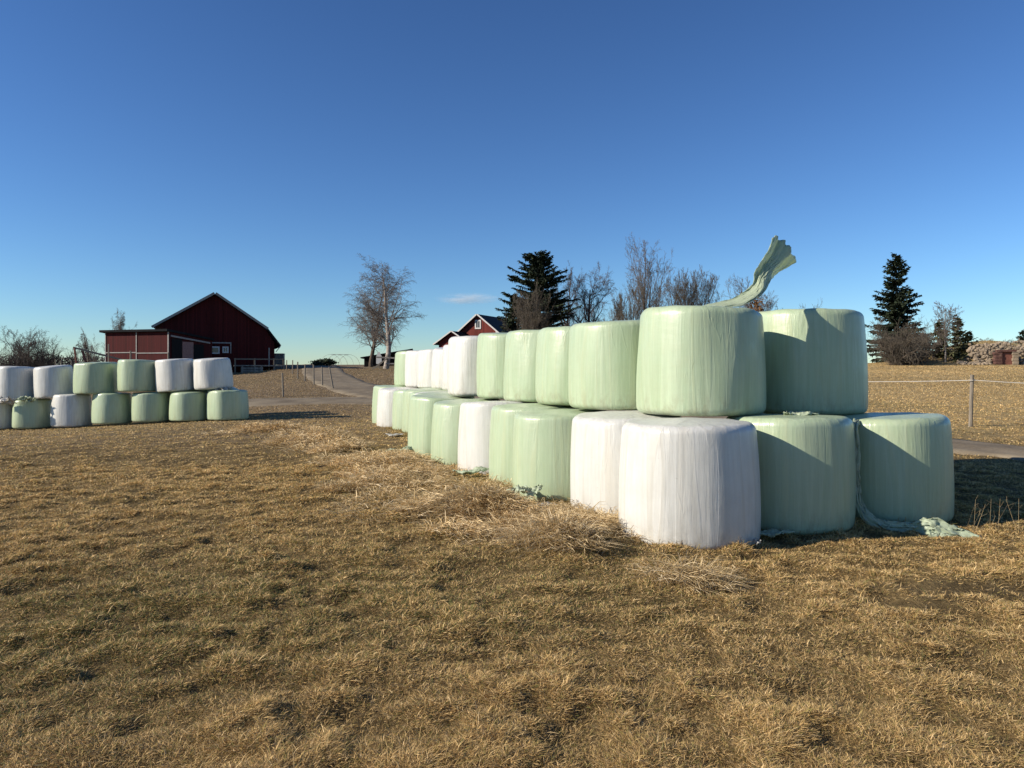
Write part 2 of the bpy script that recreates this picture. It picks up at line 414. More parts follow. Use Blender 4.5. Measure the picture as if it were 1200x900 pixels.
# long stack, bottom course of its sunlit left side: left silhouette (photo px), depth (m), colour
bot = [(728,7.46,'w','white wrapped bale at the near corner of the long stack, standing on the grass'),
       (669,8.75,'w','white wrapped bale on the ground half hidden behind the near corner white bale'),
       (601,9.85,'g','wide pale green ground bale with a crumpled film scrap at its foot'),
       (575,11.05,'g','narrow glimpse of a pale green ground bale wedged between green and white neighbours'),
       (538,12.2,'w','single white ground bale midway along the stack between pale green bales'),
       (506,13.4,'g','pale green ground bale just beyond the midway white bale'),
       (479,14.75,'g','pale green ground bale that juts out farthest, second beyond the midway white bale')]
hid = [(486,16.1,'g'),(484,17.4,'w'),(479,18.7,'g')]
far = [(472,19.95,'g','pale green ground bale set back just past the jutting bale'),
       (460,21.15,'g','pale green ground bale right next to the far white ground bale'),
       (442.5,22.3,'w','white ground bale next to last at the far end of the long stack'),
       (437.5,23.6,'g','sliver of a pale green ground bale at the far end of the long stack')]
r0 = .655
pos = []
k = 0
for px, z, c, lab in bot + [(a, b, d, 'wrapped ground bale hidden in the dip behind the jutting green bale') for a, b, d in hid] + far:
    x = from_left(px, z, r0); pos.append((x, z)); k += 1
    h = 1.15 + (.03 if c == 'g' else 0)*((k % 3)-1)
    add_bale(x, z, -.035, r0, h, c, lab, G1, 100+k)
x3 = from_right(1003, 8.05, r0); pos.append((x3, 8.05))
add_bale(x3, 8.1, -.02, r0, 1.15, 'g', 'shaded pale green ground bale between the near white corner bale and the right end bale', G1, 131)
x4 = from_right(1116, 8.55, r0)
RIGHT_BALE = add_bale(x4, 8.55, -.02, r0, 1.13, 'g', 'pale green ground bale at the right end with torn film trailing from its foot', G1, 132)
# top course
top = [(748,8.5,'g',360,'big pale green upper bale at the near end with torn film flying from its top'),
       (669,9.75,'g',375,'pale green upper bale directly behind the one with flying film'),
       (628,10.95,'g',383,'pale green upper bale third from the near end of the top course'),
       (590,12.2,'g',387,'pale green upper bale fourth from the near end of the top course'),
       (560,13.45,'g',390,'pale green upper bale next to the tallest white upper bale'),
       (526,14.75,'w',394,'tallest looking white upper bale where the top course steps back behind it'),
       (518.5,18.9,'w',404,'thin sliver of a white upper bale showing behind the tall white upper bale'),
       (506,20.2,'w',407,'white upper bale fourth from the far end of the top course'),
       (490,21.5,'w',410.5,'white upper bale third from the far end of the top course'),
       (475,22.7,'w',411,'white upper bale beside the green one at the far end of the top course'),
       (463,23.95,'g',412,'lone pale green upper bale at the far end of the top course')]
tpos = []
for k, (px, z, c, ty, lab) in enumerate(top):
    rr = .685 if k == 0 else r0-.01; x = from_left(px, z, rr); tpos.append((x, z))
    tz = CAMH + (HY-ty)/F*(z-.5); h = tz-1.145
    o = add_bale(x, z, 1.145, rr, h, c, lab, G1, 150+k)
    if k == 0: FLY_BALE = o
for k, z in enumerate((16.1, 17.45)):
    add_bale(from_left(530, z, r0), z, 1.145, r0, 1.1, 'w', 'wrapped upper bale hidden where the top course steps back', G1, 170+k)
x5 = from_right(1015.5, 9.25, .675)
add_bale(x5, 9.25, 1.115, .675, CAMH+(HY-363)/F*8.7-1.115, 'g', 'shadowed pale green upper bale at the right end of the top course', G1, 180)
# the course behind, out of sight from the front
for k, (x, z, z0) in enumerate(((from_right(1006, 9.95, r0), 9.95, -.02), (from_right(1000, 11.3, r0), 11.3, -.02), (from_right(1000, 10.6, r0), 10.6, 1.13), (from_right(985, 12.7, r0), 12.7, -.02), (from_right(985, 11.95, r0), 11.95, 1.13))):
    add_bale(x, z, z0, r0, 1.13, 'g', 'pale green bale in the second file hidden behind the right end of the stack', G1, 190+k)
allp = pos + [(x4, 8.55)]
for i in range(len(allp)):
    for j in range(i):
        d = math.hypot(allp[i][0]-allp[j][0], allp[i][1]-allp[j][1])
        if d < 1.27: print('close bottom', i, j, round(d, 2), allp[i], allp[j])
tp = tpos + [(x5, 8.95)]
for i in range(len(tp)):
    for j in range(i):
        d = math.hypot(tp[i][0]-tp[j][0], tp[i][1]-tp[j][1])
        if d < 1.25: print('close top', i, j, round(d, 2), tp[i], tp[j])
# the low stack on the left
lb = [(-24,17,'w','white ground bale cut by the left edge of the photo, low stack',503,470),
      (17,60,'g','dark looking green ground bale beside the cut off white one, low stack',502,468),
      (61,107.5,'w','only full white ground bale in the lower course of the low stack',500,462.5),
      (108,155,'g','green ground bale just right of the white ground bale in the low stack',496.5,461),
      (155.5,200,'g','green ground bale third from the right end of the low stack',494,460),
      (201,243,'g','green ground bale second from the right end of the low stack',493,459.5),
      (243,290.5,'g','green ground bale at the right end of the low stack casting a long shadow',492,457.5)]
rl = .655
for k, (a, b, c, lab, yb, yt) in enumerate(lb):
    z = 25.75 - .07*k + .05*math.sin(k*2.1); x = ((a+b)/2-CX)/F*z
    r = min(.70, (b-a)/2/F*z*1.01*math.cos(math.atan(((a+b)/2-CX)/F)))
    h = CAMH - (yt-HY)/F*z
    if k == 0: x -= .02
    add_bale(x, z, CAMH-(yb-HY)/F*(z-r)-.02, max(r, .6), (yb-yt)/F*(z-r*.7)-.0+.0, c, lab, G2, 210+k, (0, 0))
lt = [(-6,42,'w','white upper bale at the left edge with a tuft of torn film at its foot',430,472,0),
      (41,88,'w','leaning white upper bale beside the first dark green upper bale',429,468,4),
      (87,138,'g','squat dark green upper bale right of the leaning white bale, low stack',425,463,0),
      (138,185,'g','green upper bale between the squat green and the white upper bales, low stack',422,460,0),
      (184,229.5,'w','white upper bale next to the right end of the low stack, top sloping',421,460,4),
      (228,273,'w','white upper bale at the right end of the low stack',420,457.5,3)]
for k, (a, b, c, lab, yt, yb, tl) in enumerate(lt):
    z = 25.75 - .07*k + .05*math.sin(k*1.7); x = ((a+b)/2-CX)/F*z
    r = min(.72, (b-a)/2/F*z*1.01*math.cos(math.atan(((a+b)/2-CX)/F)))
    z0 = CAMH-(yb-1-HY)/F*(z-r)
    h = CAMH + (HY-yt)/F*(z-.5) - z0
    o = add_bale(x, z, z0, r, h, c, lab, G2, 230+k)
    o.rotation_euler = (0, math.radians(-tl), 0)
for k, (x, z, z0) in enumerate(((-10.5, 26.95, -.03), (-11.05, 28.3, -.03), (-10.95, 26.9, 1.0), (-11.5, 28.2, 1.0), (-11.85, 27.0, -.08), (-12.4, 28.3, -.1))):
    add_bale(x, z, z0-.02, .65, 1.05, 'gw'[k % 2], 'wrapped bale in the files hidden behind the right end of the low stack', G2, 250+k)
# ------------------------------------------------------------------ loose film
def sheet(name, rows, mat_, parent=None, seed=1, amp=.02, thick=.004, smooth=True):
    """rows: list of rows of points; builds a crumpled sheet"""
    rng = np.random.RandomState(seed)
    R = np.array([[tuple(p) for p in r] for r in rows], float)
    def dens(A, n):
        m = A.shape[0]; t = np.linspace(0, m-1, n); i = np.minimum(t.astype(int), m-2); f = (t-i)
        f = f[:, None, None]
        P = np.concatenate([[2*A[0]-A[1]], A, [2*A[-1]-A[-2]]]); a, b, c, d = P[i], P[i+1], P[i+2], P[i+3]
        return .5*((2*b)+(c-a)*f+(2*a-5*b+4*c-d)*f*f+(3*b-a-3*c+d)*f**3)
    R = dens(R, (len(rows)-1)*7+1); R = dens(R.transpose(1, 0, 2), (R.shape[1]-1)*7+1).transpose(1, 0, 2)
    n, m = R.shape[:2]
    I, J = np.meshgrid(np.arange(n), np.arange(m), indexing='ij')
    for ax in range(3):
        R[..., ax] += amp*((vnoise(I*.35+seed*5, J*1.0+ax*30, 2.2, ax)-.5)*1.6 + (vnoise(I+seed*3, J+ax*40, 1.3, ax+3)-.5)*1.0 + (rng.rand(n, m)-.5)*.15)
    i = (np.arange(n-1)[:, None]*m + np.arange(m-1)[None, :]).ravel()
    Fc = np.stack([i, i+1, i+m+1, i+m], 1)
    o = mesh_np(name, R.reshape(-1, 3), Fc.ravel(), np.full(len(Fc), 4), mat_, None, smooth=smooth)
    s = o.modifiers.new('thickness', 'SOLIDIFY'); s.thickness = thick; s.offset = 0
    if parent:
        bpy.context.view_layer.update(); o.parent = parent; o.matrix_parent_inverse = parent.matrix_world.inverted()
    return o
zf = 8.4
L = [(815,362),(827,357),(857,350),(879.5,335),(883.6,321),(892,306),(900.5,292),(904.6,278)]
Rr = [(835,363),(858,359),(874,357),(894,345),(902,331),(908,322),(919,315.5),(933,307)]
rows = []
for i, (a, b) in enumerate(zip(L, Rr)):
    row = []; t = i/(len(L)-1)
    for j, q in enumerate((0, .12, .25, .38, .5, .62, .75, .88, 1)):
        px = a[0]+(b[0]-a[0])*q; py = a[1]+(b[1]-a[1])*q
        if i == len(L)-1: py -= 6.5*math.sin(q*math.pi); px += 3.0*math.sin(q*math.pi)
        if i == len(L)-1 and 0 < j < 8: px += (.0, 2.2, -1.6, 2.6, -1.0, 2.4, -2.0, 1.2)[j]*.8; py -= (.0, 2.6, -1.2, 2.0, -2.0, 1.6, -1.4, 1.5)[j]*.8
        dz = (.0, .04, .05, .0, -.02, -.05, -.06, -.01, .03)[j]*(.35+.8*t) + (.24*q-.05)*float(sst(.5, .85, t)) - .30*q*(1-float(sst(.3, .6, t)))
        row.append(pt(px, py, zf-.05+dz+.55*t*t))
    rows.append(row)
sheet('loose_film', rows, M['loose_green'], FLY_BALE, 4, .011)['label'] = 'torn green film strip flying up from the bale top'
# film trailing from the right end bale: a rope of gathered film down its side, then a crumpled tail on the grass
def rope_rows(path, w, seed):
    rng = random.Random(seed); rows = []
    for i, p in enumerate(path):
        p = Vector(p); ww = w[i]
        d = (Vector(path[min(i+1, len(path)-1)]) - Vector(path[max(i-1, 0)])).normalized()
        s = d.cross(Vector((0, -1, .3))).normalized(); u = s.cross(d).normalized()
        rows.append([p + s*ww*q + u*ww*k*.26*rng.uniform(.5, 1.3) for q, k in ((-.5, -.12), (-.22, .34), (.05, -.02), (.27, .4), (.5, -.1))])
    return rows
zb = 8.0
side = [pt(1005, 493, 8.15), pt(1002, 503, 7.98), pt(1003, 530, 7.93), pt(1004, 565, 7.9), pt(1008, 590, 7.86), pt(1018, 608, 7.78), pt(1035, 618, 7.72)]
tail = side[-1:] + [pt(1050, 620, 7.65), pt(1072, 621, 7.55), pt(1088, 620, 7.45), pt(1104, 623, 7.4), pt(1124, 628, 7.36), pt(1150, 634, 7.3)]
sheet('loose_film', rope_rows(side, [.05, .05, .06, .07, .09, .12, .16], 2), M['loose_green'], RIGHT_BALE, 9, .02)['label'] = 'gathered green film hanging down the side'
sheet('loose_film', rope_rows(tail, [.14, .15, .18, .20, .19, .14, .04], 5), M['loose_green'], RIGHT_BALE, 12, .030, .003, False)['label'] = 'crumpled film tail lying on the grass'
SCRAPS = []
def scrap(px, py, wid, hei, m, label, seed):
    x, z, h = ground_hit(px, py); rng = random.Random(seed); rows = []; SCRAPS.append((x, z))
    for i in range(5):
        row = []
        for j in range(4):
            a = (i/4-.5)*wid*(1-.25*abs(j-1.5)); b = (j/3-.5)*wid*.6*(1-.3*abs(i-2))
            row.append((x+a+rng.uniform(-.05, .05)*wid, z+b+rng.uniform(-.06, .06)*wid, float(HG(np.array([x]), np.array([z]))[0])+.05+rng.uniform(.05, 1)*hei*.75+(i/4-.5)*wid*.10*(1 if 0 < i < 4 and 0 < j < 3 else .3)))
        rows.append(row)
    o = sheet('film_scrap', rows, m, None, seed, hei*.30, .003, False)
    # origin at its base
    V = np.empty(len(o.data.vertices)*3, np.float32); o.data.vertices.foreach_get('co', V); V = V.reshape(-1, 3)-np.array([x, z, h], np.float32)
    o.data.vertices.foreach_set('co', V.ravel()); o.location = (x, z, h)
    return tag(o, label, 'film scrap', 'torn film scraps on the ground')
scrap(470, 534, .62, .16, M['loose_green'], 'crumpled pale film scrap lying off the jutting green ground bale', 1)
scrap(553, 563, .55, .09, M['loose_green'], 'green twisted film scrap in the hay below the midway white ground bale', 2)
scrap(613, 592, .46, .16, M['loose_green'], 'crumpled whitish green film scrap at the foot of the wide green ground bale', 3)
scrap(641, 602, .22, .05, M['loose_white'], 'flat white film scrap in front of the second white ground bale', 4)
scrap(463, 512, .5, .06, M['loose_white'], 'thin white film scrap at the far end of the long stack', 5)
scrap(908, 630, .42, .06, M['loose_green'], 'flat green film scrap in the gap right of the near white corner bale', 6)
scrap(887, 641, .08, .05, M['loose_white'], 'tiny white film scrap on grass below the shaded gap', 7)
def scrap_at(x, y, z, wid, hei, m, label, seed):
    rng = random.Random(seed)
    rows = [[(x+(i/4-.5)*wid, y+(j/3-.5)*wid*.5+rng.uniform(-.02, .02), z+rng.uniform(.1, 1)*hei) for j in range(4)] for i in range(5)]
    o = sheet('film_scrap', rows, m, None, seed, hei*.4, .003, False)
    V = np.empty(len(o.data.vertices)*3, np.float32); o.data.vertices.foreach_get('co', V); V = V.reshape(-1, 3)-np.array([x, y, z], np.float32)
    o.data.vertices.foreach_set('co', V.ravel()); o.location = (x, y, z)
    return tag(o, label, 'film scrap')
p = pt(934, 488, 8.05); scrap_at(p.x, p.y-.05, 1.14, .34, .05, M['loose_green'], 'torn film lying on the shaded ground bale under the shadowed upper bale', 8)
p = pt(15, 470, 25.4); scrap_at(p.x, p.y-.55, p.z-.08, .7, .22, M['loose_white'], 'tuft of dirty white film between the layers at the left edge', 9)
p = pt(41, 467, 25.4); scrap_at(p.x, p.y-.45, p.z-.08, .5, .16, M['loose_green'], 'tuft of green film between the layers under the leaning white bale', 10)
p = pt(266, 457, 25.4); scrap_at(p.x, p.y-.4, p.z-.08, .38, .16, M['loose_white'], 'white film knot on top of the right end ground bale of the low stack', 11)

# ------------------------------------------------------------------ grass
def blades(name, x, y, z, L, lean, az, w, col, droop=.5, rng=None):
    """every blade a curved two-segment strip; all of them one mesh"""
    n = len(x)
    dx, dy = np.cos(az), np.sin(az)
    up = np.cos(lean); out = np.sin(lean)
    base = np.stack([x, y, z], 1)
    mid = base + np.stack([dx*out*.5, dy*out*.5, up*.55], 1)*L[:, None]
    tip = base + np.stack([dx*out*1.05, dy*out*1.05, up*.55+(up*.45)*(1-droop*1.6)], 1)*L[:, None]
    sd = np.stack([-dy, dx, 0*dx], 1)
    tw = rng.uniform(-.8, .8, n)
    sd = sd*np.cos(tw)[:, None] + np.stack([0*dx, 0*dx, np.ones(n)], 1)*np.sin(tw)[:, None]
    V = np.stack([base-sd*w[:, None]*.5, base+sd*w[:, None]*.5, mid+sd*w[:, None]*.42, mid-sd*w[:, None]*.42, tip], 1).reshape(-1, 3)
    b = np.arange(n)[:, None]*5
    Fq = np.concatenate([b+np.array([[0, 1, 2, 3]]), b+np.array([[3, 2, 4]])], 1).ravel()
    sizes = np.tile([4, 3], n)
    return V, Fq, sizes, np.repeat(col, 5, 0)
PAL = np.array([(.68,.505,.26),(.58,.42,.20),(.42,.295,.135),(.84,.66,.39),(.25,.17,.078),(.24,.215,.07),(.36,.30,.115),(.59,.455,.26)])*np.array([1.05, .99, .86])
def grass_field():
    rng = np.random.RandomState(11)
    n = 3100000; nf = 1500000
    zmin, zmax, e = 2.3, 75., .72                                   # density ~ z^-(1+e)
    q = rng.rand(n); z = (zmin**(1-e) + q*(zmax**(1-e)-zmin**(1-e)))**(1/(1-e))
    z[nf:] = 2.3*(13/2.3)**rng.rand(n-nf); half = .78*z+2.6; half[nf:] = .80*z[nf:]
    x = rng.uniform(-1, 1, n)*half; y = z
    keep = (path_dist(x[:0], y[:0], HAYP) if False else np.ones(n, bool))
    dr = np.empty(n); 
    dr = path_dist(x, y, ROADP); dd = path_dist(x, y, DRIVEP)
    keep &= (dr > np.where(y > 24, 2.05, 1.15)+rng.normal(0, .12, n)) & (dd > 1.9+rng.normal(0, .15, n))
    for bx, by, br in BALES: keep &= (x-bx)**2+(y-by)**2 > (br-.05)**2
    c1 = vnoise(x, y, .30, 4); c2 = vnoise(x, y, .85, 12); c3 = vnoise(x, y, 3.2, 13); c4 = vnoise(x, y, .13, 14)
    near = 1-sst(10, 26, y)
    keep &= rng.rand(n) < np.where(near > .02, .74+1.2*np.clip(.35*c1+.1*c2+.55*c4-.3, 0, 1)*1.25, 1)
    bare = np.minimum(np.hypot((x-3.25)/.75, (y-5.55)/.28), np.hypot((x-2.75)/.5, (y-5.2)/.18))                            # scuffed muddy spot at the right
    keep &= rng.rand(n) < np.clip(bare*.9-.35, .06, 1)
    x, y, z, c1, c2, c3, c4, near = [a[keep] for a in (x, y, z, c1, c2, c3, c4, near)]
    n = len(x)
    grow = 1+.0*z
    L = (.017+.033*rng.rand(n)**1.6+.026*np.clip(c1-.4, 0, 1)*2)*(1+.85*sst(6, 40, y)+.8*(rng.rand(n) < .02))
    L = np.minimum(L, .22)
    lean = np.radians(np.clip(rng.normal(70, 17, n), 8, 94))
    az = np.where(rng.rand(n) < .35, c2*9+c4*8+rng.normal(0, .6, n), rng.uniform(0, 6.283, n))
    w = .0025*(.6+.8*rng.rand(n))*np.maximum(1, (y/3.3))**.85
    wts = np.array([.17, .22, .20, .07, .12, .07, .08, .07])
    idx = rng.choice(len(PAL), n, p=wts)
    col = PAL[idx]*rng.uniform(.8, 1.36, (n, 1))*((.80+.42*c4*.6+.42*c1*.4)*(.84+.16*sst(4, 13, y)))[:, None]
    greenish = rng.rand(n) < np.clip((c3-.42)*1.4, 0, .5)*(.12+.75*(1-sst(3.5, 9, y)))+.03
    col[greenish] = np.array([.15, .155, .045])*rng.uniform(.7, 1.4, (greenish.sum(), 1))
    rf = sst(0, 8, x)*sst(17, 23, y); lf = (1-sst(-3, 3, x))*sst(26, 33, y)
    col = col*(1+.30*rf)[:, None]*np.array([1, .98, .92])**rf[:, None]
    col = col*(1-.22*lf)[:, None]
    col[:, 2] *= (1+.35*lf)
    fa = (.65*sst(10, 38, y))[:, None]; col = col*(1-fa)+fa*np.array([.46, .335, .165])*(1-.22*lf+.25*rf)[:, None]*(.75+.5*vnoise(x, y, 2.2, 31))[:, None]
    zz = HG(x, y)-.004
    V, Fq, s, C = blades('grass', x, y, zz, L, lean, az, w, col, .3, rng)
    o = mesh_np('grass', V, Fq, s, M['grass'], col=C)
    tag(o, 'short dry trampled pasture grass covering the whole field', 'grass', kind='stuff')
grass_field()
def mound_blades(rng, cx, cy, rad, n, comb, Lr, gold=1.0, hm=.06):
    a = rng.rand(n)*6.283; r = rad*np.sqrt(rng.rand(n)); x = cx+r*np.cos(a)*1.25; y = cy+r*np.sin(a)
    z = HG(x, y)+hm*np.clip(1-(r/rad)**2, 0, 1)*rng.rand(n)
    L = rng.uniform(Lr[0], Lr[1], n); lean = np.radians(np.clip(rng.normal(70, 16, n), 20, 100))
    az = np.where(rng.rand(n) < .6, comb+rng.normal(0, .55, n), a+rng.normal(0, .5, n))
    w = .0042*(.6+.8*rng.rand(n))*max(1, cy/4.2)**.8
    pal = np.array([(.72,.56,.32),(.62,.47,.25),(.44,.32,.155),(.84,.68,.43),(.28,.195,.09)])
    col = pal[rng.choice(5, n, p=[.28, .3, .2, .1, .12])]*rng.uniform(.75, 1.15, (n, 1))*gold
    return blades('', x, y, z, L, lean, az, w, col, .75, rng)
def joined(parts):
    V = []; Fq = []; S = []; C = []; b = 0
    for v, f, s, c in parts: V.append(v); Fq.append(f+b); S.append(s); C.append(c); b += len(v)
    return np.concatenate(V), np.concatenate(Fq), np.concatenate(S), np.concatenate(C)
def hay_band():
    rng = np.random.RandomState(21); parts = []
    for k in range(165):
        t = rng.rand(); p = HAYP[int(t*(len(HAYP)-1))]+rng.normal(0, 1, 2)*np.array([.47, .42])
        if any((p[0]-b[0])**2+(p[1]-b[1])**2 < (b[2]+.12)**2 for b in BALES): continue
        if any((p[0]-q[0])**2+(p[1]-q[1])**2 < .3 for q in SCRAPS): continue
        parts.append(mound_blades(rng, p[0], p[1], rng.uniform(.22, .5), int(rng.uniform(160, 420)), rng.uniform(-2.4, -.2), (.10, .30), rng.uniform(.95, 1.38), .12))
    for bx, by, br in BALES[:12]+BALES[14:16]:                              # dry grass against the feet of the bales
        n = 520; a = rng.rand(n)*6.283; rr = br+.01+rng.rand(n)**2*.14
        x = bx+np.cos(a)*rr; y = by+np.sin(a)*rr
        ok = np.ones(n, bool)
        for cx, cy, cr in BALES: ok &= (x-cx)**2+(y-cy)**2 > (cr-.02)**2
        x, y, a = x[ok], y[ok], a[ok]; m = len(x)
        col = PAL[rng.choice(8, m)]*rng.uniform(.6, 1.0, (m, 1))
        parts.append(blades('', x, y, HG(x, y), rng.uniform(.04, .14, m), np.radians(rng.uniform(15, 75, m)), a+rng.normal(0, 1, m), .0035*np.ones(m)*max(1, by/4.2)**.8, col, .4, rng))
    V, Fq, S, C = joined(parts)
    tag(mesh_np('dry_hay', V, Fq, S, M['grass'], col=C), 'matted heaps of long dry hay strewn along the sunny side of the stack', 'hay', kind='stuff')
hay_band()
def tussock(px, py, rad, n, comb, Lr, label, seed, gold=1.0, hm=.1):
    x, z, h = ground_hit(px, py); rng = np.random.RandomState(seed)
    V, Fq, S, C = mound_blades(rng, x, z, rad, n, comb, Lr, gold, hm)
    V = V-np.array([x, z, h])
    o = mesh_np('grass_tussock', V, Fq, S, M['grass'], col=C); o.location = (x, z, h)
    tag(o, label, 'tussock', 'tussocks of long dry grass near the stack')
tussock(652, 648, .32, 900, -2.0, (.18, .36), 'shaggy straw coloured tussock left of the near white corner bale', 31, 1.05, .16)
tussock(806, 684, .26, 520, -1.2, (.16, .32), 'low combed over tussock in the grass below the near white corner bale', 32, 1.0, .1)
tussock(682, 600, .20, 420, -1.6, (.12, .26), 'small brown tussock at the foot of the second white ground bale', 33, .75, .1)
tussock(556, 607, .36, 800, -1.9, (.16, .34), 'broad brown tussock in the hay left of the wide green ground bale', 34, .85, .14)
def weeds():
    x, z, h = ground_hit(1152, 622); rng = random.Random(5); mb = MB()
    for k in range(11):
        bx = rng.gauss(0, .22); by = rng.gauss(0, .1); H_ = rng.uniform(.12, .34); t = (bx+rng.uniform(-.10, .14), by+rng.uniform(-.05, .05), H_)
        mb.bar((bx, by, -.02), t, .0035, n=3, w2=.002)
        for q in range(rng.randint(1, 4)):
            f = rng.uniform(.45, 1); p = Vector((bx, by, 0)).lerp(Vector(t), f)
            mb.bar(p, p+Vector((rng.uniform(-.06, .06), rng.uniform(-.03, .03), rng.uniform(.02, .07))), .002, n=3)
    o = mb.build('dry_weed', M['weed']); o.location = (x, z, h)
    tag(o, 'sparse upright dry weed stalks beside the tail of trailing film', 'weed')
M['weed'] = simple('dead weed stalks', (.30, .23, .13), .9, .3)
weeds()

# ------------------------------------------------------------------ trees
def tubes(segs, k):
    P = np.array([(*a, *b, c, d) for a, b, c, d in segs]); p, q, r0_, r1_ = P[:, :3], P[:, 3:6], P[:, 6], P[:, 7]
    d = q-p; d /= np.linalg.norm(d, axis=1)[:, None]+1e-9
    ref = np.where(np.abs(d[:, 2:3]) < .9, np.array([[0, 0, 1.]]), np.array([[1., 0, 0]]))
    a = np.cross(d, ref); a /= np.linalg.norm(a, axis=1)[:, None]; c = np.cross(d, a)
    rings = []
    for P_, r_ in ((p, r0_), (q, r1_)):
        for j in range(k):
            t = 2*np.pi*j/k; rings.append(P_+(a*math.cos(t)+c*math.sin(t))*r_[:, None])
    V = np.stack(rings, 1).reshape(-1, 3); b = np.arange(len(P))[:, None]*2*k
    Fc = np.concatenate([b+np.array([[j, (j+1) % k, k+(j+1) % k, k+j]]) for j in range(k)], 1).reshape(-1, 4)
    return V, Fc
def grow(rng, out, p, d, L, r, lvl, P):
    n = P['seg'][lvl]; st = L/n; last = lvl == len(P['seg'])-1
    w = P['wob'][lvl]; tr = P['trop'][lvl]
    for i in range(n):
        t0, t1 = i/n, (i+1)/n
        d = (d + Vector((rng.gauss(0, w), rng.gauss(0, w), rng.gauss(0, w)+tr))).normalized()
        q = p + d*st
        ra = max(r*(1-t0*.82), P['rmin']); rb = max(r*(1-t1*.82), P['rmin']*.8)
        out[lvl].append((tuple(p), tuple(q), ra, rb))
        if not last and t1 > P['start'][lvl]:
            kk = P['kids'][lvl]; nk = int(kk)+(rng.random() < kk-int(kk))
            for _ in range(nk):
                f = rng.random(); o = p.lerp(q, f); t = t0+(t1-t0)*f
                a = math.radians(rng.gauss(P['ang'][lvl], 9)); az = rng.random()*6.283
                ref = Vector((0, 0, 1)) if abs(d.z) < .95 else Vector((1, 0, 0))
                s = d.cross(ref).normalized(); s2 = s.cross(d)
                nd = d*math.cos(a) + (s*math.cos(az)+s2*math.sin(az))*math.sin(a)
                shape = P['shape'](t) if lvl == 0 else (1-.55*t)
                grow(rng, out, o, nd, L*P['ratio'][lvl]*shape*rng.uniform(.7, 1.2), max(ra*P['rr'][lvl], P['rmin']), lvl+1, P)
        p = q
def bare_tree(name, loc, h, r, P, seed, label, twig, bark, cat='tree', stems=1, spread=.1, lean=(0, 0), group=None, split=1, wid=None):
    rng = random.Random(seed); out = [[] for _ in P['seg']]
    for s in range(stems):
        a = rng.random()*6.28; m = spread*(1 if stems > 1 else 0)
        d = Vector((lean[0]+math.cos(a)*m, lean[1]+math.sin(a)*m, 1)).normalized()
        grow(rng, out, Vector((math.cos(a)*.15*(stems > 1), math.sin(a)*.15*(stems > 1), -.2)), d, h*(1 if s == 0 else rng.uniform(.7, 1)), r*(1 if stems == 1 else .7), 0, P)
    allq = np.array([g[1] for l in out for g in l]); zs = h/np.percentile(allq[:, 2], 99.7)
    xs = 1.0 if not wid else wid/(np.percentile(allq[:, 0], 99)-np.percentile(allq[:, 0], 1))
    for l in out:
        for i, (a_, b_, r1, r2) in enumerate(l): l[i] = ((a_[0]*xs, a_[1]*xs, a_[2]*zs), (b_[0]*xs, b_[1]*xs, b_[2]*zs), r1, r2)
    t = tag(empty(name, loc), label, cat, group)
    V, Fc = tubes(sum(out[:split], []), 7); mesh_np('trunk', V, Fc.ravel(), np.full(len(Fc), 4), bark, t, True)
    V, Fc = tubes(sum(out[split:], []), 3); mesh_np('crown', V, Fc.ravel(), np.full(len(Fc), 4), twig, t, False)
    return t
birchP = dict(seg=[16, 7, 6, 5], wob=[.05, .12, .16, .12], trop=[.03, .06, -.05, -.24], start=[.22, .15, .1], kids=[2.3, 2.0, 1.75], ang=[42, 45, 48], ratio=[.44, .46, .56], rr=[.34, .5, .5], rmin=.0085, shape=lambda t: .55+.9*(1-t)*min(1, t*3))
roundP = dict(seg=[10, 9, 8, 5], wob=[.07, .12, .14, .12], trop=[.03, .05, -.02, -.14], start=[.22, .18, .18], kids=[2.4, 1.8, 2.2], ang=[52, 45, 45], ratio=[.62, .48, .44], rr=[.5, .5, .42], rmin=.0080, shape=lambda t: .6+.6*min(1, 1.6*(1-t)))
uprightP = dict(seg=[14, 9, 7, 4], wob=[.04, .09, .11, .10], trop=[.04, .05, .03, .02], start=[.22, .2, .2], kids=[1.6, 1.4, 1.6], ang=[44, 42, 42], ratio=[.50, .46, .46], rr=[.48, .5, .45], rmin=.0082, shape=lambda t: .45+.8*min(1, 2*(1-t)))
oakP = dict(seg=[7, 9, 8, 6], wob=[.10, .13, .15, .14], trop=[.03, .05, .03, .0], start=[.15, .2, .15], kids=[3.2, 2.1, 1.9], ang=[62, 46, 46], ratio=[.9, .5, .42], rr=[.5, .5, .5], rmin=.0105, shape=lambda t: 1.0-.1*t)
bushP = dict(seg=[7, 6, 5], wob=[.14, .2, .2], trop=[.02, .03, .0], start=[.08, .05], kids=[2.2, 2.2], ang=[45, 45], ratio=[.62, .5], rr=[.5, .6], rmin=.010, shape=lambda t: .8+.4*(1-t))
def at(px, z): x = (px-CX)/F*z; return (x, z, Hs(x, z)-.05)
def htop(px, py, z):                                                # height of a thing whose top shows at photo row py
    return CAMH+(HY-py)/F*z-Hs((px-CX)/F*z, z)
def bt(name, px, topy, z, r, P, seed, label, twig, bark, **k):
    return bare_tree(name, at(px, z), htop(px, topy, z), r, P, seed, label, M[twig], M[bark], wid=k.pop('w', 0)/F*z or None, **k)
bt('birch_tree', 452, 300, 74, .30, birchP, 31, 'tall bare birch with drooping twigs beside the gravel drive', 'twig_grey', 'birch_bark', lean=(.10, 0), w=84)
bt('birch_tree', 434.5, 325, 84, .26, birchP, 42, 'smaller bare birch behind and left of the tall one', 'twig_grey', 'bark', lean=(-.03, 0), w=70)
bt('deciduous_tree', 692, 312, 84, .30, roundP, 3, 'round purplish bare tree right of the big dark spruce', 'twig_purple', 'bark', stems=1, w=78)
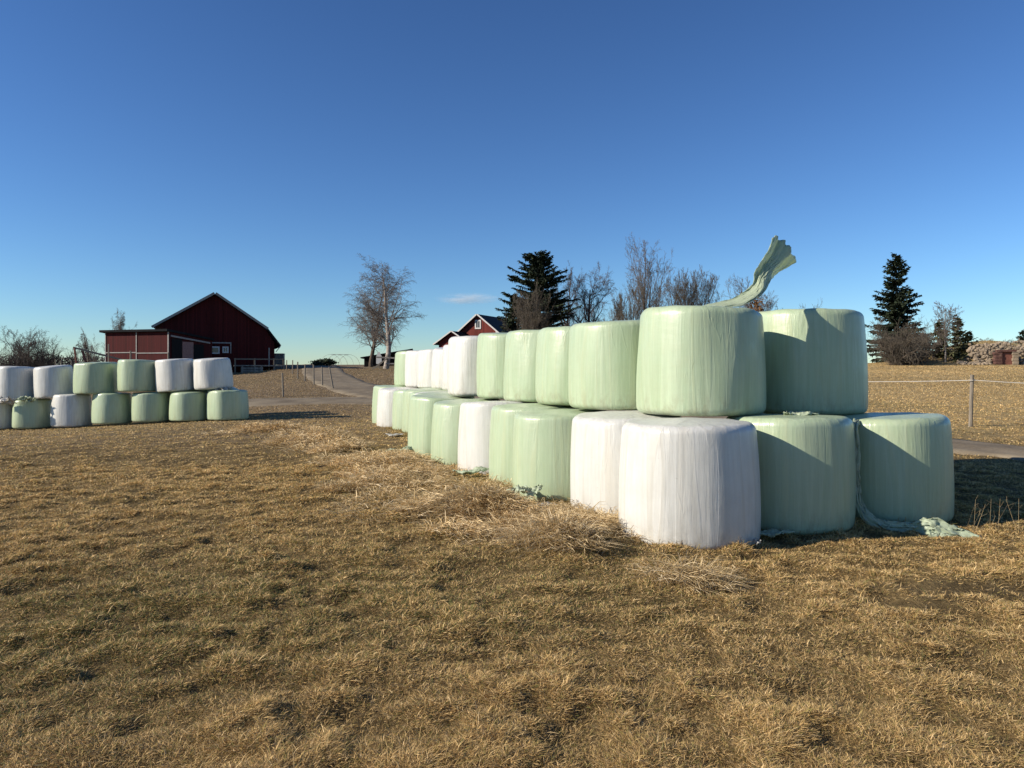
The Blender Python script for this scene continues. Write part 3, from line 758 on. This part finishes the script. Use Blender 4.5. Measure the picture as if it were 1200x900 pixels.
bt('deciduous_tree', 664, 310, 88, .26, roundP, 13, 'purplish bare tree half hidden behind the big dark spruce', 'twig_purple', 'bark', stems=1, w=58)
bt('deciduous_tree', 626, 330, 76, .14, uprightP, 4, 'brown many stemmed bare tree in front of the big dark spruce', 'twig_brown', 'bark', stems=4, spread=.42, w=46)
bt('deciduous_tree', 757, 280, 72, .20, uprightP, 27, 'tallest bare tree with upright stems above the long stack', 'twig_grey', 'bark', stems=3, spread=.10, w=66)
bt('deciduous_tree', 733, 330, 70, .10, uprightP, 15, 'low bare tree with bent branch left of the tallest bare tree', 'twig_brown', 'bark', stems=3, spread=.35, w=42)
bt('deciduous_tree', 806, 315, 76, .16, uprightP, 6, 'bare grey brown tree right of the tallest bare tree', 'twig_brown', 'bark', stems=5, spread=.4, w=62)
bt('deciduous_tree', 886, 322, 80, .13, uprightP, 7, 'bare tree showing behind the flying film', 'twig_grey', 'bark', stems=4, spread=.3, w=60)
bt('shrub', 947, 354, 70, .09, bushP, 8, 'bare shrub top just showing above the shadowed upper bale', 'twig_brown', 'bark', stems=5, spread=.5, cat='shrub', w=38)
bt('oak_tree', 52, 387, 96, .50, oakP, 9, 'wide spreading dark bare tree at the far left behind the low stack', 'twig_dark', 'bark', stems=4, spread=.75, w=104)
bt('oak_tree', 4, 404, 99, .40, oakP, 19, 'lower bare tree at the left edge behind the spreading one', 'twig_dark', 'bark', stems=3, spread=.6, w=66)
bt('birch_tree', 128, 362, 96, .22, birchP, 10, 'slim bare birch rising behind the roof of the low barn wing', 'twig_grey', 'birch_bark', w=30)
bt('birch_tree', 109, 386, 92, .18, roundP, 11, 'pale bare tree left of the low barn wing', 'twig_grey', 'bark', w=30)
bt('shrub', 1050, 372, 63, .13, bushP, 12, 'dense grey bare bush at the foot of the right spruce', 'twig_brown', 'bark', stems=12, spread=1.0, cat='shrub', w=68)
bt('shrub', 1074, 385, 64, .12, bushP, 22, 'dense bare bush right of the grey bush under the spruce', 'twig_brown', 'bark', stems=9, spread=.9, cat='shrub', w=42)
bt('birch_tree', 1108, 352, 64, .09, uprightP, 14, 'thin pale young birch between the small conifers on the right', 'twig_grey', 'birch_bark', w=28)
bt('shrub', 1090, 385, 66, .1, uprightP, 16, 'pale bare sapling right of the dense bushes', 'twig_grey', 'bark', stems=4, spread=.3, cat='shrub', w=24)
bt('deciduous_tree', 1160, 396, 105, .12, uprightP, 17, 'distant bare tree behind the stone cellar mound', 'twig_grey', 'bark', stems=3, spread=.3, w=24)
bt('deciduous_tree', 1176, 398, 105, .12, uprightP, 18, 'more distant bare tree right above the cellar door', 'twig_grey', 'bark', stems=4, spread=.3, w=24)

def conifer(name, px, topy, z, width, label, seed, mat_, dens=1.0, ragged=.25, low=.04, group=None, taper=1.0, shape=.82):
    rng = random.Random(seed); loc = at(px, z); h = htop(px, topy, z)
    t = tag(empty(name, loc), label, 'spruce' if name == 'spruce_tree' else 'conifer', group)
    MB().bar((0, 0, -.2), (0, 0, h*.97), h*.032, n=8, w2=.04).build('trunk', M['bark'], t, True)
    V = []; Fq = []
    def spray(p, d, L, w):
        d = d.normalized(); s = d.cross(Vector((0, 0, 1))).normalized()
        roll = rng.uniform(-.7, .7); s = (s*math.cos(roll)+d.cross(s)*math.sin(roll))
        b = len(V); q = p+d*L*.5+Vector((0, 0, rng.uniform(-.02, .06)))
        V.extend([tuple(p), tuple(q+s*w*.5), tuple(p+d*L+Vector((0, 0, -.06*L))), tuple(q-s*w*.5)]); Fq.append((b, b+1, b+2, b+3))
    zc = low*h
    while zc < h*.985:
        tt = zc/h
        R = width*.5*((1-tt)**shape*taper+.03)*(1 if tt > .1 else .8)
        nb = 6+int(5*(1-tt))
        lobe = 1+.35*(math.sin(zc*2.1+seed)*.5+rng.uniform(-.5, .5)*ragged)
        for b in range(nb):
            az = rng.random()*6.283; Lb = R*rng.uniform(1-ragged*1.6, 1.08)*lobe
            if rng.random() < .07: Lb *= .45
            d = Vector((math.cos(az), math.sin(az), .38-.62*(1-tt)+rng.uniform(-.16, .16)))
            d.normalize(); p = Vector((0, 0, zc+rng.uniform(-.32, .32))); n = max(3, int(Lb*5.5*dens))
            for k in range(n):
                f = (k+.4)/n; q = p+d*Lb*f+Vector((0, 0, .16*Lb*f*f-.10*Lb*f))
                for sgn in (-1, 1):
                    sd = d.cross(Vector((0, 0, 1))).normalized()*sgn
                    dirv = (d*.8+sd*rng.uniform(.4, 1.0)+Vector((0, 0, rng.uniform(-.45, .05))))
                    spray(q, dirv, (.34+.26*(1-f)*min(1.6, Lb*.5))*rng.uniform(.7, 1.35), rng.uniform(.18, .32))
                if rng.random() < .7: spray(q, Vector((rng.gauss(0, .3), rng.gauss(0, .3), -1)), rng.uniform(.2, .45), .14)
            spray(p+d*Lb*.95, d+Vector((0, 0, .3)), .38, .16)
        zc += .20+.12*(1-tt)
    for k in range(6): spray(Vector((0, 0, h*.93+k*.01*h)), Vector((rng.gauss(0, .5), rng.gauss(0, .5), 1)), .35, .12)
    mesh_np('crown', V, np.array(Fq).ravel(), np.full(len(Fq), 4), mat_, t, False)
    return t
conifer('spruce_tree', 632, 297, 82, 11.6, 'big dense dark spruce beside the red house roof', 1, M['needles'], 2.1, .3, .05, shape=.46)
conifer('spruce_tree', 602, 345, 80, 5.6, 'lower spruce clump at the left foot of the big spruce', 2, M['needles'], 1.1, .45, .05)
conifer('spruce_tree', 1050, 298, 70, 6.4, 'tall pointed dark spruce on the right above the bare bushes', 3, M['needles'], 1.6, .20, .04)
conifer('young_conifer', 1101, 378, 66, 2.4, 'olive young conifer behind the thin pale birch', 4, M['needles_light'], 0.75, .4)
conifer('young_conifer', 1122, 372, 64, 3.0, 'ragged young conifer right of the thin pale birch', 5, M['needles_light'], 0.75, .55)
conifer('young_conifer', 1133, 392, 65, 2.6, 'lowest young conifer nearest the stone cellar', 6, M['needles_light'], .9, .5)
conifer('pine_tree', 1199, 388, 92, 3.0, 'dark pine top above the cellar mound at the right edge', 7, M['needles'], 1.2, .4, .3)

def leafy(name, px, topy, z, w, label, seed, m, n=1500, hs=None, cat='shrub'):
    rng = np.random.RandomState(seed); loc = at(px, z); h = hs or htop(px, topy, z)
    t = tag(empty(name, loc), label, cat)
    mb = MB()
    for k in range(7):
        a = rng.rand()*6.28; mb.bar((0, 0, -.1), (math.cos(a)*w*.3, math.sin(a)*w*.3, h*.75), .09, n=5, w2=.02)
    mb.build('trunk', M['bark'], t)
    cl = rng.normal(0, 1, (26, 3)); cl /= np.linalg.norm(cl, axis=1)[:, None]; cl *= rng.rand(26, 1)**.4
    P = cl[rng.randint(0, 26, n)]*np.array([w*.42, w*.42, h*.40])+rng.normal(0, 1, (n, 3))*np.array([w*.08, w*.08, h*.08])+np.array([0, 0, h*.56])
    a = rng.normal(0, 1, (n, 3)); a /= np.linalg.norm(a, axis=1)[:, None]; b = np.cross(a, rng.normal(0, 1, (n, 3))); b /= np.linalg.norm(b, axis=1)[:, None]
    s = rng.uniform(.08, .17, (n, 1))
    V = np.stack([P-a*s, P+b*s*.6, P+a*s, P-b*s*.6], 1).reshape(-1, 3)
    mesh_np('crown', V, np.arange(4*n), np.full(n, 4), m, t)
leafy('beech_shrub', 886, 352, 66, 3.0, 'round shrub with withered brown leaves behind the flying film bale', 3, M['beech'])
leafy('juniper_shrub', 381, 424, 100, 3.6, 'flat dark evergreen shrub on the crest left of the hoop frame', 4, M['needles'], 1300, .95)
leafy('juniper_shrub', 371, 426, 98, 1.6, 'tiny dark shrub left of the flat evergreen on the crest', 5, M['needles'], 400, .65)

# ------------------------------------------------------------------ red barn
def local(o, name, mb, m, parent=None, bevel=0): return mb.build(name, m, parent or o, bevel=bevel)
bz = 74.0; bx = (252-CX)/F*bz; yaw = math.atan2(.37, .93)
bg = 1.38
barn = tag(empty('barn', (bx, bz, bg), yaw), 'large dark red gabled barn with kinked right roof slope', 'barn')
D = 24
prof = [(-4.9, -.6), (5.6, -.6), (5.6, 3.15), (4.75, 4.45), (0, 7.75), (-4.9, 4.75)]
MB().prism(prof, 0, D).build('wall', M['barn_red'], barn)
rf = MB()
def slab(mb, a, b, th, y0, y1):
    a = Vector((a[0], 0, a[1])); b = Vector((b[0], 0, b[1])); d = (b-a).normalized(); n = Vector((-d.z, 0, d.x))
    if n.z < 0: n = -n
    pts = [a, b, b+n*th, a+n*th]; vs = [(p.x, y0, p.z) for p in pts]+[(p.x, y1, p.z) for p in pts]
    mb.add(vs, [(0,1,2,3),(7,6,5,4),(0,4,5,1),(1,5,6,2),(2,6,7,3),(3,7,4,0)])
slab(rf, (-5.5, 4.41), (0, 7.78), .16, -.45, D+.4); slab(rf, (0, 7.78), (4.85, 4.42), .16, -.45, D+.4); slab(rf, (4.85, 4.42), (6.1, 2.75), .16, -.45, D+.4)
rf.build('roof', M['roof_dark'], barn)
vg = MB()
slab(vg, (-5.56, 4.36), (0, 7.80), .22, -.53, -.46); slab(vg, (0, 7.80), (4.9, 4.42), .22, -.53, -.46)
vg.build('verge_board', M['verge'], barn)
def window(parent, x0, x1, z0, z1, y, fr=.09, mull=True, frame='trim'):
    f = MB()
    f.box((x0, y-.07, z0), (x0+fr, y, z1)); f.box((x1-fr, y-.07, z0), (x1, y, z1)); f.box((x0+fr, y-.07, z0), (x1-fr, y, z0+fr)); f.box((x0+fr, y-.07, z1-fr), (x1-fr, y, z1))
    if mull: f.box(((x0+x1)/2-.025, y-.06, z0+fr), ((x0+x1)/2+.025, y-.005, z1-fr))
    w = f.build('window', M[frame], parent)
    MB().box((x0+fr, y-.03, z0+fr), (x1-fr, y-.012, z1-fr)).build('pane', M['glass'], w)
    return w
window(barn, -.92, .42, 1.95, 2.68, -.005, .13, False)
window(barn, .68, 1.25, 2.05, 2.68, -.005, .12, True)
tr = MB(); tr.box((-1.78, -.10, 2.98), (1.5, -.004, 3.10)); tr.box((-1.78, -.09, .9), (-1.68, -.006, 2.98)); tr.box((1.40, -.09, 2.0), (1.5, -.006, 2.98)); tr.build('trim_board', M['verge'], barn)
MB().box((-.75, -.05, 4.9), (.75, -.004, 6.2)).build('hatch', M['barn_red'], barn)
MB().box((5.02, -.07, .2), (5.14, -.004, 2.6)).build('drainpipe', M['verge'], barn)
MB().bar((6.15, .2, 2.72), (5.75, .2, 2.2), .08, n=8).bar((6.12, -.4, 2.72), (6.12, D, 2.72), .12, n=8).build('gutter', M['verge'], barn)
MB().box((-4.97, -.07, -.7), (5.67, -.012, .12)).build('plinth', M['stone'], barn)
# low wing
wing = tag(empty('barn_wing', (-36.35, 67.2, 1.2), math.radians(-17)), 'low flat roofed red shed wing with pale trim joined to the barn', 'shed'); wing.scale = (1.12, 1, 1)
MB().add([(0,0,-.5),(6.1,0,-.5),(6.1,5.6,-.5),(0,5.6,-.5),(0,0,3.85),(6.1,0,3.85),(6.1,5.6,3.3),(0,5.6,3.3)],[(0,3,2,1),(4,5,6,7),(0,1,5,4),(1,2,6,5),(2,3,7,6),(3,0,4,7)]).build('wall', M['barn_red'], wing)
MB().add([(-.35,-.35,3.885),(6.22,-.35,3.885),(6.22,5.7,3.30),(-.35,5.7,3.30),(-.35,-.35,4.08),(6.22,-.35,4.08),(6.22,5.7,3.5),(-.35,5.7,3.5)],[(0,3,2,1),(4,5,6,7),(0,1,5,4),(1,2,6,5),(2,3,7,6),(3,0,4,7)]).build('roof', M['roof_dark'], wing)
t_ = MB(); t_.box((-.04, -.05, -.4), (.04, -.004, 3.85)).box((3.0, -.05, -.4), (3.08, -.004, 3.85)).box((.04, -.055, 2.03), (3.0, -.004, 2.11)).box((3.08, -.055, 1.97), (6.04, -.004, 2.05)).box((6.04, -.06, -.4), (6.14, -.004, 3.85)); t_.build('trim_board', M['verge'], wing)
MB().box((6.104, .35, -.3), (6.14, 1.6, 3.3)).build('doorway', M['dark'], wing)
MB().box((6.104, 1.62, -.2), (6.17, 3.0, 3.05)).build('sliding_door', M['door_pale'], wing)
MB().box((6.104, 3.1, .0), (6.14, 4.4, 2.85)).build('doorway', M['dark'], wing)
MB().bar((6.16, .2, 3.5), (6.16, 5.2, 3.05), .1, .14).build('door_rail', M['verge'], wing)
# platform in front of the barn's right part
pf = tag(empty('loading_platform', (bx, bz, bg), yaw), 'wooden loading platform with rail in front of the barn, right of its windows', 'platform')
MB().box((1.7, -2.4, .72), (6.4, -.12, .84)).build('deck', M['grey_board'], pf)
for x in (1.8, 3.6, 5.4, 6.3): MB().box((x-.07, -2.36, -.4), (x+.07, -2.22, 1.5)).build('leg', M['post'], pf)
MB().box((1.7, -2.44, 1.36), (6.4, -2.37, 1.47)).build('rail', M['post'], pf)
cr_ = MB()
for k in range(4): cr_.box((2.3, -3.2, -.30+k*.24), (4.3, -2.75, -.30+k*.24+.20))
cr_.box((2.35, -3.22, -.3), (2.5, -3.2, .7)); cr_.box((4.1, -3.22, -.3), (4.25, -3.2, .7))
c_ = cr_.build('timber_stack', M['grey_board']); c_.location = (bx, bz, bg); c_.rotation_euler = (0, 0, yaw); tag(c_, 'stack of grey boards lying before the platform at the barn', 'timber')
# small grey wagon / box beyond the barn corner
wx, wz = (327-CX)/F*88, 88
wg = tag(empty('farm_trailer', (wx, wz, Hs(wx, wz)), .2), 'small grey box trailer beyond the right corner of the barn', 'trailer')
MB().box((-.55, -1, .5), (.55, 1, 1.75)).build('body', M['grey_board'], wg)
MB().box((-.6, -1.05, 1.753), (.6, 1.05, 1.82)).build('roof', M['verge'], wg)
for sx in (-.5, .5): MB().bar((sx-.08, 0, .35), (sx+.08, 0, .35), .7, n=14).build('wheel', M['black'], wg)
# machinery bars by the left wing
sc = tag(empty('pole_frame', (pt(100, 430, 62).x, 62, Hs(pt(100, 430, 62).x, 62))), 'slanting red and brown farm machine arm left of the barn wing', 'machine')
MB().bar((-1.0, 0, 2.6), (2.9, 1, 1.5), .14).build('arm', M['post'], sc)
MB().bar((-.6, 0, .0), (-.9, 0, 2.6), .12).build('leg', M['rust'], sc); MB().bar((.35, .2, 0), (-.35, .2, 2.3), .14).build('leg', M['rust'], sc)
MB().bar((1.6, .6, 0), (1.6, .6, 2.9), .10).build('leg', M['post'], sc)
def post(px, topy, basey, w, label, group, tiltpx=0, seed=0, z=None):
    if z is None: x, z, h = ground_hit(px, basey)
    else: x = (px-CX)/F*z; h = Hs(x, z)
    Hh = (basey-topy)/F*z; rng = random.Random(seed+int(px))
    mb = MB(); q = (tiltpx/F*z, rng.uniform(-.05, .05), Hh)
    n = 9
    mb.bar((0, 0, -.15), q, w, n=n, w2=w*.82)
    o = mb.build('fence_post', M['post']); o.location = (x, z, h); o.rotation_euler = (0, 0, rng.random()*.3)
    return tag(o, label, 'post', group)
GP = 'weathered fence posts by the gravel drive'
for i, (px, ty, by, tl, lab) in enumerate([(332, 437, 465, -1, 'lone pale fence post in front of the barn field beside the road'),
    (391, 430, 456, -5, 'leaning fence post nearest the gravel drive'),
    (378, 430, 452.5, -1, 'dark upright fence post next to the leaning one'),
    (368, 427.5, 450.5, -.5, 'third fence post back from the drive corner, beside the dark upright one'),
    (357, 427, 447, .5, 'short fence post midway along the line toward the barn'),
    (349, 424, 444, 0, 'tall thin fence post left of the short midway post'),
    (343, 422, 439, 0, 'thin fence post far back near the crest, second from the trailer'),
    (336, 422, 434, 0, 'farthest thin fence post, closest to the grey trailer')]):
    post(px, ty, by, .105, lab, GP, tl, i)
GL = 'thin posts behind the low stack'
for px, ty, z, lab in [(65, 421, 55, 'thin pale post below the spreading tree, leftmost behind the low stack'), (71.5, 422, 55, 'thin pale post just right of the leftmost one behind the low stack'),
                       (84, 422, 55, 'thin pale post nearest the dark green upper bale of the low stack')]:
    x = (px-CX)/F*z; by = HY-(Hs(x, z)-CAMH)/z*F; post(px, ty, by, .09, lab, GL, 0, 3, z)
for px, ty, z, lab in [(153, 411, 48, 'brown post standing before the barn wing wall'), (197.5, 413, 48, 'brown post at the right corner of the barn wing')]:
    x = (px-CX)/F*z; by = HY-(Hs(x, z)-CAMH)/z*F; post(px, ty, by, .12, lab, None, 0, 4, z)
# pasture fence on the right: posts and one white tape
x, z, h = ground_hit(1137, 500)
fx = [(-.6, 38), ((1015-CX)/F*27.5-4, 29.5), (x, z), (x+5.2, z-5.5)]
fence = tag(empty('tape_fence', (x, z, h)), 'grey post with single white tape across the golden right field', 'fence')
tops = []
for k, (ax, ay) in enumerate([(x-6.5, z+4.2), (x, z), (x+5.6, z-2.6)]):
    hh = Hs(ax, ay); mb = MB(); mb.bar((ax-x, ay-z, hh-h-.2), (ax-x+.05, ay-z, hh-h+1.36), .10, n=9, w2=.09)
    p = mb.build('post', M['post'], fence)
    MB().bar((ax-x+.05, ay-z-.05, hh-h+1.22), (ax-x+.05, ay-z-.10, hh-h+1.22), .05, n=8).build('insulator', M['black'], p)
    tops.append(Vector((ax-x+.05, ay-z-.10, hh-h+1.22)))
tm = MB()
for a, b in ((tops[0], tops[1]), (tops[1], tops[2])):
    for i in range(10):
        p0 = a.lerp(b, i/10); p1 = a.lerp(b, (i+1)/10); s = lambda t: Vector((0, 0, -.10*4*t*(1-t)))
        tm.bar(p0+s(i/10), p1+s((i+1)/10), .010, .014)
tm.build('tape', M['tape'], fence)
# ------------------------------------------------------------------ red house behind the stack
hz = 95; hx = (560.5-CX)/F*hz; hg = 2.6
house = tag(empty('house', (hx, hz, hg), -math.radians(24)), 'red wooden house with dark roof and small white gable window', 'house')
px_m = F/hz
ap = CAMH+(HY-368.5)/F*hz-hg; ev = CAMH+(HY-388)/F*hz-hg; hw = 2.55
MB().prism([(-hw, -1), (hw, -1), (hw, ev), (0, ap-.12), (-hw, ev)], 0, 9).build('wall', M['house_red'], house)
r_ = MB(); sl = (ap-ev)/hw
slab(r_, (-hw-.45, ev-.45*sl+.0), (0, ap-.1), .14, -.4, 9.4); slab(r_, (0, ap-.1), (hw+.45, ev-.45*sl), .14, -.4, 9.4); r_.build('roof', M['roof_blue'], house)
v_ = MB(); slab(v_, (-hw-.5, ev-.5*sl), (0, ap-.08), .17, -.48, -.41); slab(v_, (0, ap-.08), (hw+.5, ev-.5*sl), .17, -.48, -.41); v_.build('verge_board', M['trim'], house)
cb = MB(); cb.box((hw-.1, -.05, -1), (hw+.04, -.004, ev-.05)); cb.build('corner_board', M['trim'], house)
wz0 = CAMH+(HY-385.5)/F*hz-hg; window(house, -.45, .4, wz0, wz0+1.15, -.005, .17, True)
ph = ap-2.25
MB().prism([(-3.9, -1), (.1, -1), (.1, ph-1.35), (-1.9, ph-.1), (-3.9, ph-1.35)], -3.2, -.06).build('porch', M['house_red'], house)
p_ = MB(); slab(p_, (-4.4, ph-1.66), (-1.9, ph-.08), .12, -3.6, -.06); slab(p_, (-1.9, ph-.08), (.6, ph-1.66), .12, -3.6, -.06); p_.build('porch_roof', M['roof_dark'], house)
q_ = MB(); slab(q_, (-4.45, ph-1.69), (-1.9, ph-.06), .15, -3.68, -3.61); slab(q_, (-1.9, ph-.06), (.65, ph-1.69), .15, -3.68, -3.61); q_.build('verge_board', M['trim'], house)
# low dark shed on the crest
sx_, sz_ = (452-CX)/F*92, 92; sg = Hs(sx_, sz_)
shed = tag(empty('low_shed', (sx_, sz_, sg), .12), 'long low dark shed with gently sloping black roof behind the birches', 'shed')
MB().prism([(-2.6, -.6), (3.0, -.6), (3.0, 1.95), (-2.6, 1.0)], 0, 4).build('wall', M['dark'], shed)
u_ = MB(); slab(u_, (-3.0, .96), (3.3, 2.03), .14, -.5, 4.4); u_.build('roof', M['roof_dark'], shed)
# sign board, prop and gate beside the birches
def small(name, mb, m, loc, label, cat, rz=0):
    o = mb.build(name, m); o.location = loc; o.rotation_euler = (0, 0, rz); return tag(o, label, cat)
l0 = pt(444, 420, 78); g0 = Hs(l0.x, 78)
sg_ = tag(empty('sign_board', (l0.x, 78, g0)), 'small white pointed board on the grass between the birch trunks', 'sign')
MB().prism([(-.28, .5), (.28, .5), (.28, 1.3), (.05, 1.75), (-.05, 1.75), (-.28, 1.3)], 0, .08).build('panel', M['trim'], sg_)
MB().bar((0, .14, -.2), (0, .14, 1.4), .10).build('stake', M['post'], sg_)
l1 = pt(447, 436, 71); g1 = Hs(l1.x, 71)
gt = tag(empty('wooden_gate', (l1.x, 71, g1)), 'low grey wooden rail barrier with a slanted prop at the tall birch', 'gate')
MB().bar((-.5, 0, 1.15), (2.9, 0, 1.0), .14).bar((.4, 0, .55), (2.9, 0, .5), .12).build('rail', M['grey_board'], gt)
MB().bar((-.9, -.1, -.05), (.5, -.1, 1.0), .14).build('prop', M['post'], gt)
MB().bar((.55, .1, -.2), (.55, .1, 1.3), .14).build('post', M['post'], gt); MB().bar((2.7, .1, -.2), (2.7, .1, 1.2), .14).build('post', M['post'], gt)
# bare hoop frame on the crest
l2 = pt(395, 428, 105); g2 = Hs(l2.x, 105)
hp = tag(empty('hoop_frame', (l2.x, 105, g2)), 'bare tunnel frame of thin hoops on the crest by the drive', 'frame')
for k in range(4):
    mb = MB(); pr = None
    for i in range(13):
        a = math.pi*i/12; c_ = Vector((1.5*math.cos(a)-.9+k*.75, k*.5, 1.55*math.sin(a)))
        if pr is not None: mb.bar(pr, c_, .032, n=5)
        pr = c_
    mb.build('hoop', M['rust' if k % 2 else 'verge'], hp)
MB().bar((-.9, 0, 1.55), (1.35, 1.5, 1.55), .045, n=5).build('ridge_tube', M['verge'], hp)
# ------------------------------------------------------------------ stone cellar in its mound
def cellar():
    cx, cy = (1180-CX)/F*61, 61.0; g = Hs(cx, cy)
    base = CAMH+(HY-431)/F*61
    t = tag(empty('root_cellar', (cx, cy, base), math.radians(-14)), 'stone root cellar dug into the mound with a rusty red door', 'cellar')
    rng = random.Random(9)
    MB().box((-.36, -.02, -.2), (.36, .10, 1.30)).build('door', M['rust'], t)
    MB().box((-.80, -.24, 1.303), (.62, .12, 1.46)).build('lintel', M['brick'], t)
    for x0, x1, m_ in ((-.92, -.372, 'brick'), (.372, .80, 'stone')):
        mb = MB()
        for k in range(6): mb.box((x0-.05*(k % 2), -.2+.03*(k % 2), -.2+k*.25), (x1, .3, -.2+k*.25+.225))
        mb.build('jamb', M[m_], t, bevel=.03)
    V = []; Fq = []
    for k in range(640):
        lx = rng.uniform(-3.3, 4.6); r = rng.uniform(.11, .24)
        ly = rng.uniform(-.3, 6.0); wx_, wy_ = lx*math.cos(math.radians(-14))-ly*math.sin(math.radians(-14))+cx, lx*math.sin(math.radians(-14))+ly*math.cos(math.radians(-14))+cy
        hz_ = Hs(wx_, wy_)-base
        if abs(lx) < 1.05 and ly < .9: continue
        if abs(lx) < 2.6 and rng.random() < .6: hz_ = max(hz_, rng.uniform(-.2, 1.9)); ly = .35+.25*hz_
        if lx < -3.3: continue
        b = len(V); n = 7
        sc_ = (rng.uniform(.8, 1.3), rng.uniform(.7, 1.1), rng.uniform(.6, .95)); ph = rng.random()*6
        ring = [(-.75, .55), (-.25, .95), (.3, .92), (.75, .55)]
        for zz, rr in ring:
            for j in range(n):
                a = ph+6.283*j/n; q = rr*rng.uniform(.85, 1.12)
                V.append((lx+r*sc_[0]*q*math.cos(a), ly+r*sc_[1]*q*math.sin(a), hz_+r*sc_[2]*(zz+rng.uniform(-.1, .1))+.05))
        for m in range(3):
            for j in range(n): Fq.append((b+m*n+j, b+m*n+(j+1) % n, b+(m+1)*n+(j+1) % n, b+(m+1)*n+j))
        Fq.append(tuple(b+n-1-j for j in range(n))); Fq.append(tuple(b+3*n+j for j in range(n)))
    me = bpy.data.meshes.new('stone_facing'); me.from_pydata(V, [], Fq); me.materials.append(M['stone'])
    link(bpy.data.objects.new('stone_facing', me), t)
    # a vent pipe standing on top of the mound
    MB().bar((1.9, 2.8, Hs(cx+1.9, cy+2.8)-base-.2), (1.9, 2.8, Hs(cx+1.9, cy+2.8)-base+1.5), .07, n=8).build('vent_pipe', M['post'], t)
cellar()
# far wooded ridge, left
def ridge():
    rng = np.random.RandomState(4); n = 26000
    a = rng.uniform(-.95, -.42, n); d = rng.uniform(170, 230, n); x = a*d; y = d
    top = 4.0+1.5*vnoise(x, y, 14, 3)+.8*vnoise(x, y, 4, 5)
    g = H(x, y); z = g+rng.rand(n)*(top-g)
    s = rng.uniform(.15, .45, n)[:, None]; P = np.stack([x, y, z], 1)
    v1 = rng.normal(0, 1, (n, 3)); v1 /= np.linalg.norm(v1, axis=1)[:, None]; v2 = np.cross(v1, rng.normal(0, 1, (n, 3))); v2 /= np.linalg.norm(v2, axis=1)[:, None]
    V = np.stack([P-v1*s, P+v2*s*.5, P+v1*s, P-v2*s*.5], 1).reshape(-1, 3)
    o = mesh_np('far_wood', V, np.arange(4*n), np.full(n, 4), M['twig_dark']); tag(o, 'distant dark wood along the skyline at the far left', 'wood', kind='stuff')
ridge()
# thin wisp of cloud
def cloud():
    m, nt, out = mat('cloud vapour')
    tc = N(nt, 'ShaderNodeTexCoord').outputs['Object']
    n1 = noise(nt, mapping(nt, tc, (1, 1, 5)), .012, 5, .6)
    ln = N(nt, 'ShaderNodeVectorMath', operation='LENGTH'); nt.links.new(mapping(nt, tc, (1/132, 1/60, 1/24)), ln.inputs[0])
    fall = N(nt, 'ShaderNodeMapRange', interpolation_type='SMOOTHSTEP'); fall.inputs['From Min'].default_value = 1.0; fall.inputs['From Max'].default_value = 0.0
    nt.links.new(ln.outputs['Value'], fall.inputs['Value'])
    d = math_(nt, 'MULTIPLY', math_(nt, 'MULTIPLY', fall.outputs[0], ramp(nt, n1, [(.38, (0,0,0)), (.7, (1,1,1))])), .04)
    v = N(nt, 'ShaderNodeVolumePrincipled'); v.inputs['Color'].default_value = (.86, .94, 1, 1); nt.links.new(d, v.inputs['Density'])
    nt.links.new(v.outputs[0], out.inputs['Volume'])
    c = pt(549, 350, 2600)
    V = []; Fq = []
    for i in range(9):
        for j in range(24):
            a = math.pi*(i/8-.5); b = 6.2832*j/24; V.append((132*math.cos(a)*math.cos(b), 60*math.cos(a)*math.sin(b), 24*math.sin(a)))
    for i in range(8):
        for j in range(24): Fq.append((i*24+j, i*24+(j+1) % 24, (i+1)*24+(j+1) % 24, (i+1)*24+j))
    o = mesh_np('cloud', V, np.array(Fq).ravel(), np.full(len(Fq), 4), m); o.location = c
    tag(o, kind='structure')
cloud()

# ------------------------------------------------------------------ light, sky, camera
az = math.radians(SUN_AZ); el = math.radians(SUN_EL)
S = Vector((-math.cos(az)*math.cos(el), -math.sin(az)*math.cos(el), math.sin(el)))
sd = bpy.data.lights.new('sun', 'SUN'); sd.energy = 5.0; sd.angle = math.radians(.5); sd.color = (1, .90, .76)
so = bpy.data.objects.new('sun', sd); so.rotation_euler = (-S).to_track_quat('-Z', 'Y').to_euler(); so.location = S*50; link(so)
w = bpy.data.worlds.new('World'); scene.world = w; w.use_nodes = True
nt = w.node_tree; bgd = nt.nodes['Background']
sky = nt.nodes.new('ShaderNodeTexSky'); sky.sky_type = 'NISHITA'; sky.sun_disc = False
sky.sun_elevation = el; sky.sun_rotation = math.atan2(S.x, S.y) % (2*math.pi)
sky.altitude = 100; sky.air_density = 1.0; sky.dust_density = 0; sky.ozone_density = 3.2
gm = nt.nodes.new('ShaderNodeGamma'); gm.inputs['Gamma'].default_value = 1.27                # clear deep blue winter air: a steeper fall to the zenith
nt.links.new(mixc(nt, 1.0, sky.outputs[0], (.158, .189, .222), 'MULTIPLY'), gm.inputs['Color'])
nt.links.new(mixc(nt, 1.0, gm.outputs[0], (5.0, 5.0, 5.0), 'MULTIPLY'), bgd.inputs['Color']); bgd.inputs['Strength'].default_value = .083
cd = bpy.data.cameras.new('camera'); cam = bpy.data.objects.new('camera', cd); link(cam)
cd.sensor_width = 36; cd.lens = F/1200*36; cd.clip_end = 8000; cd.clip_start = .05; cd.shift_y = -(450-HY)/1200
cam.location = (0, 0, CAMH); cam.rotation_euler = (math.radians(90), 0, 0); scene.camera = cam
scene.view_settings.view_transform = 'Standard'; scene.view_settings.look = 'None'; scene.view_settings.gamma = 1; scene.view_settings.exposure = .42
scene.cycles.max_bounces = 6; scene.cycles.volume_bounces = 1
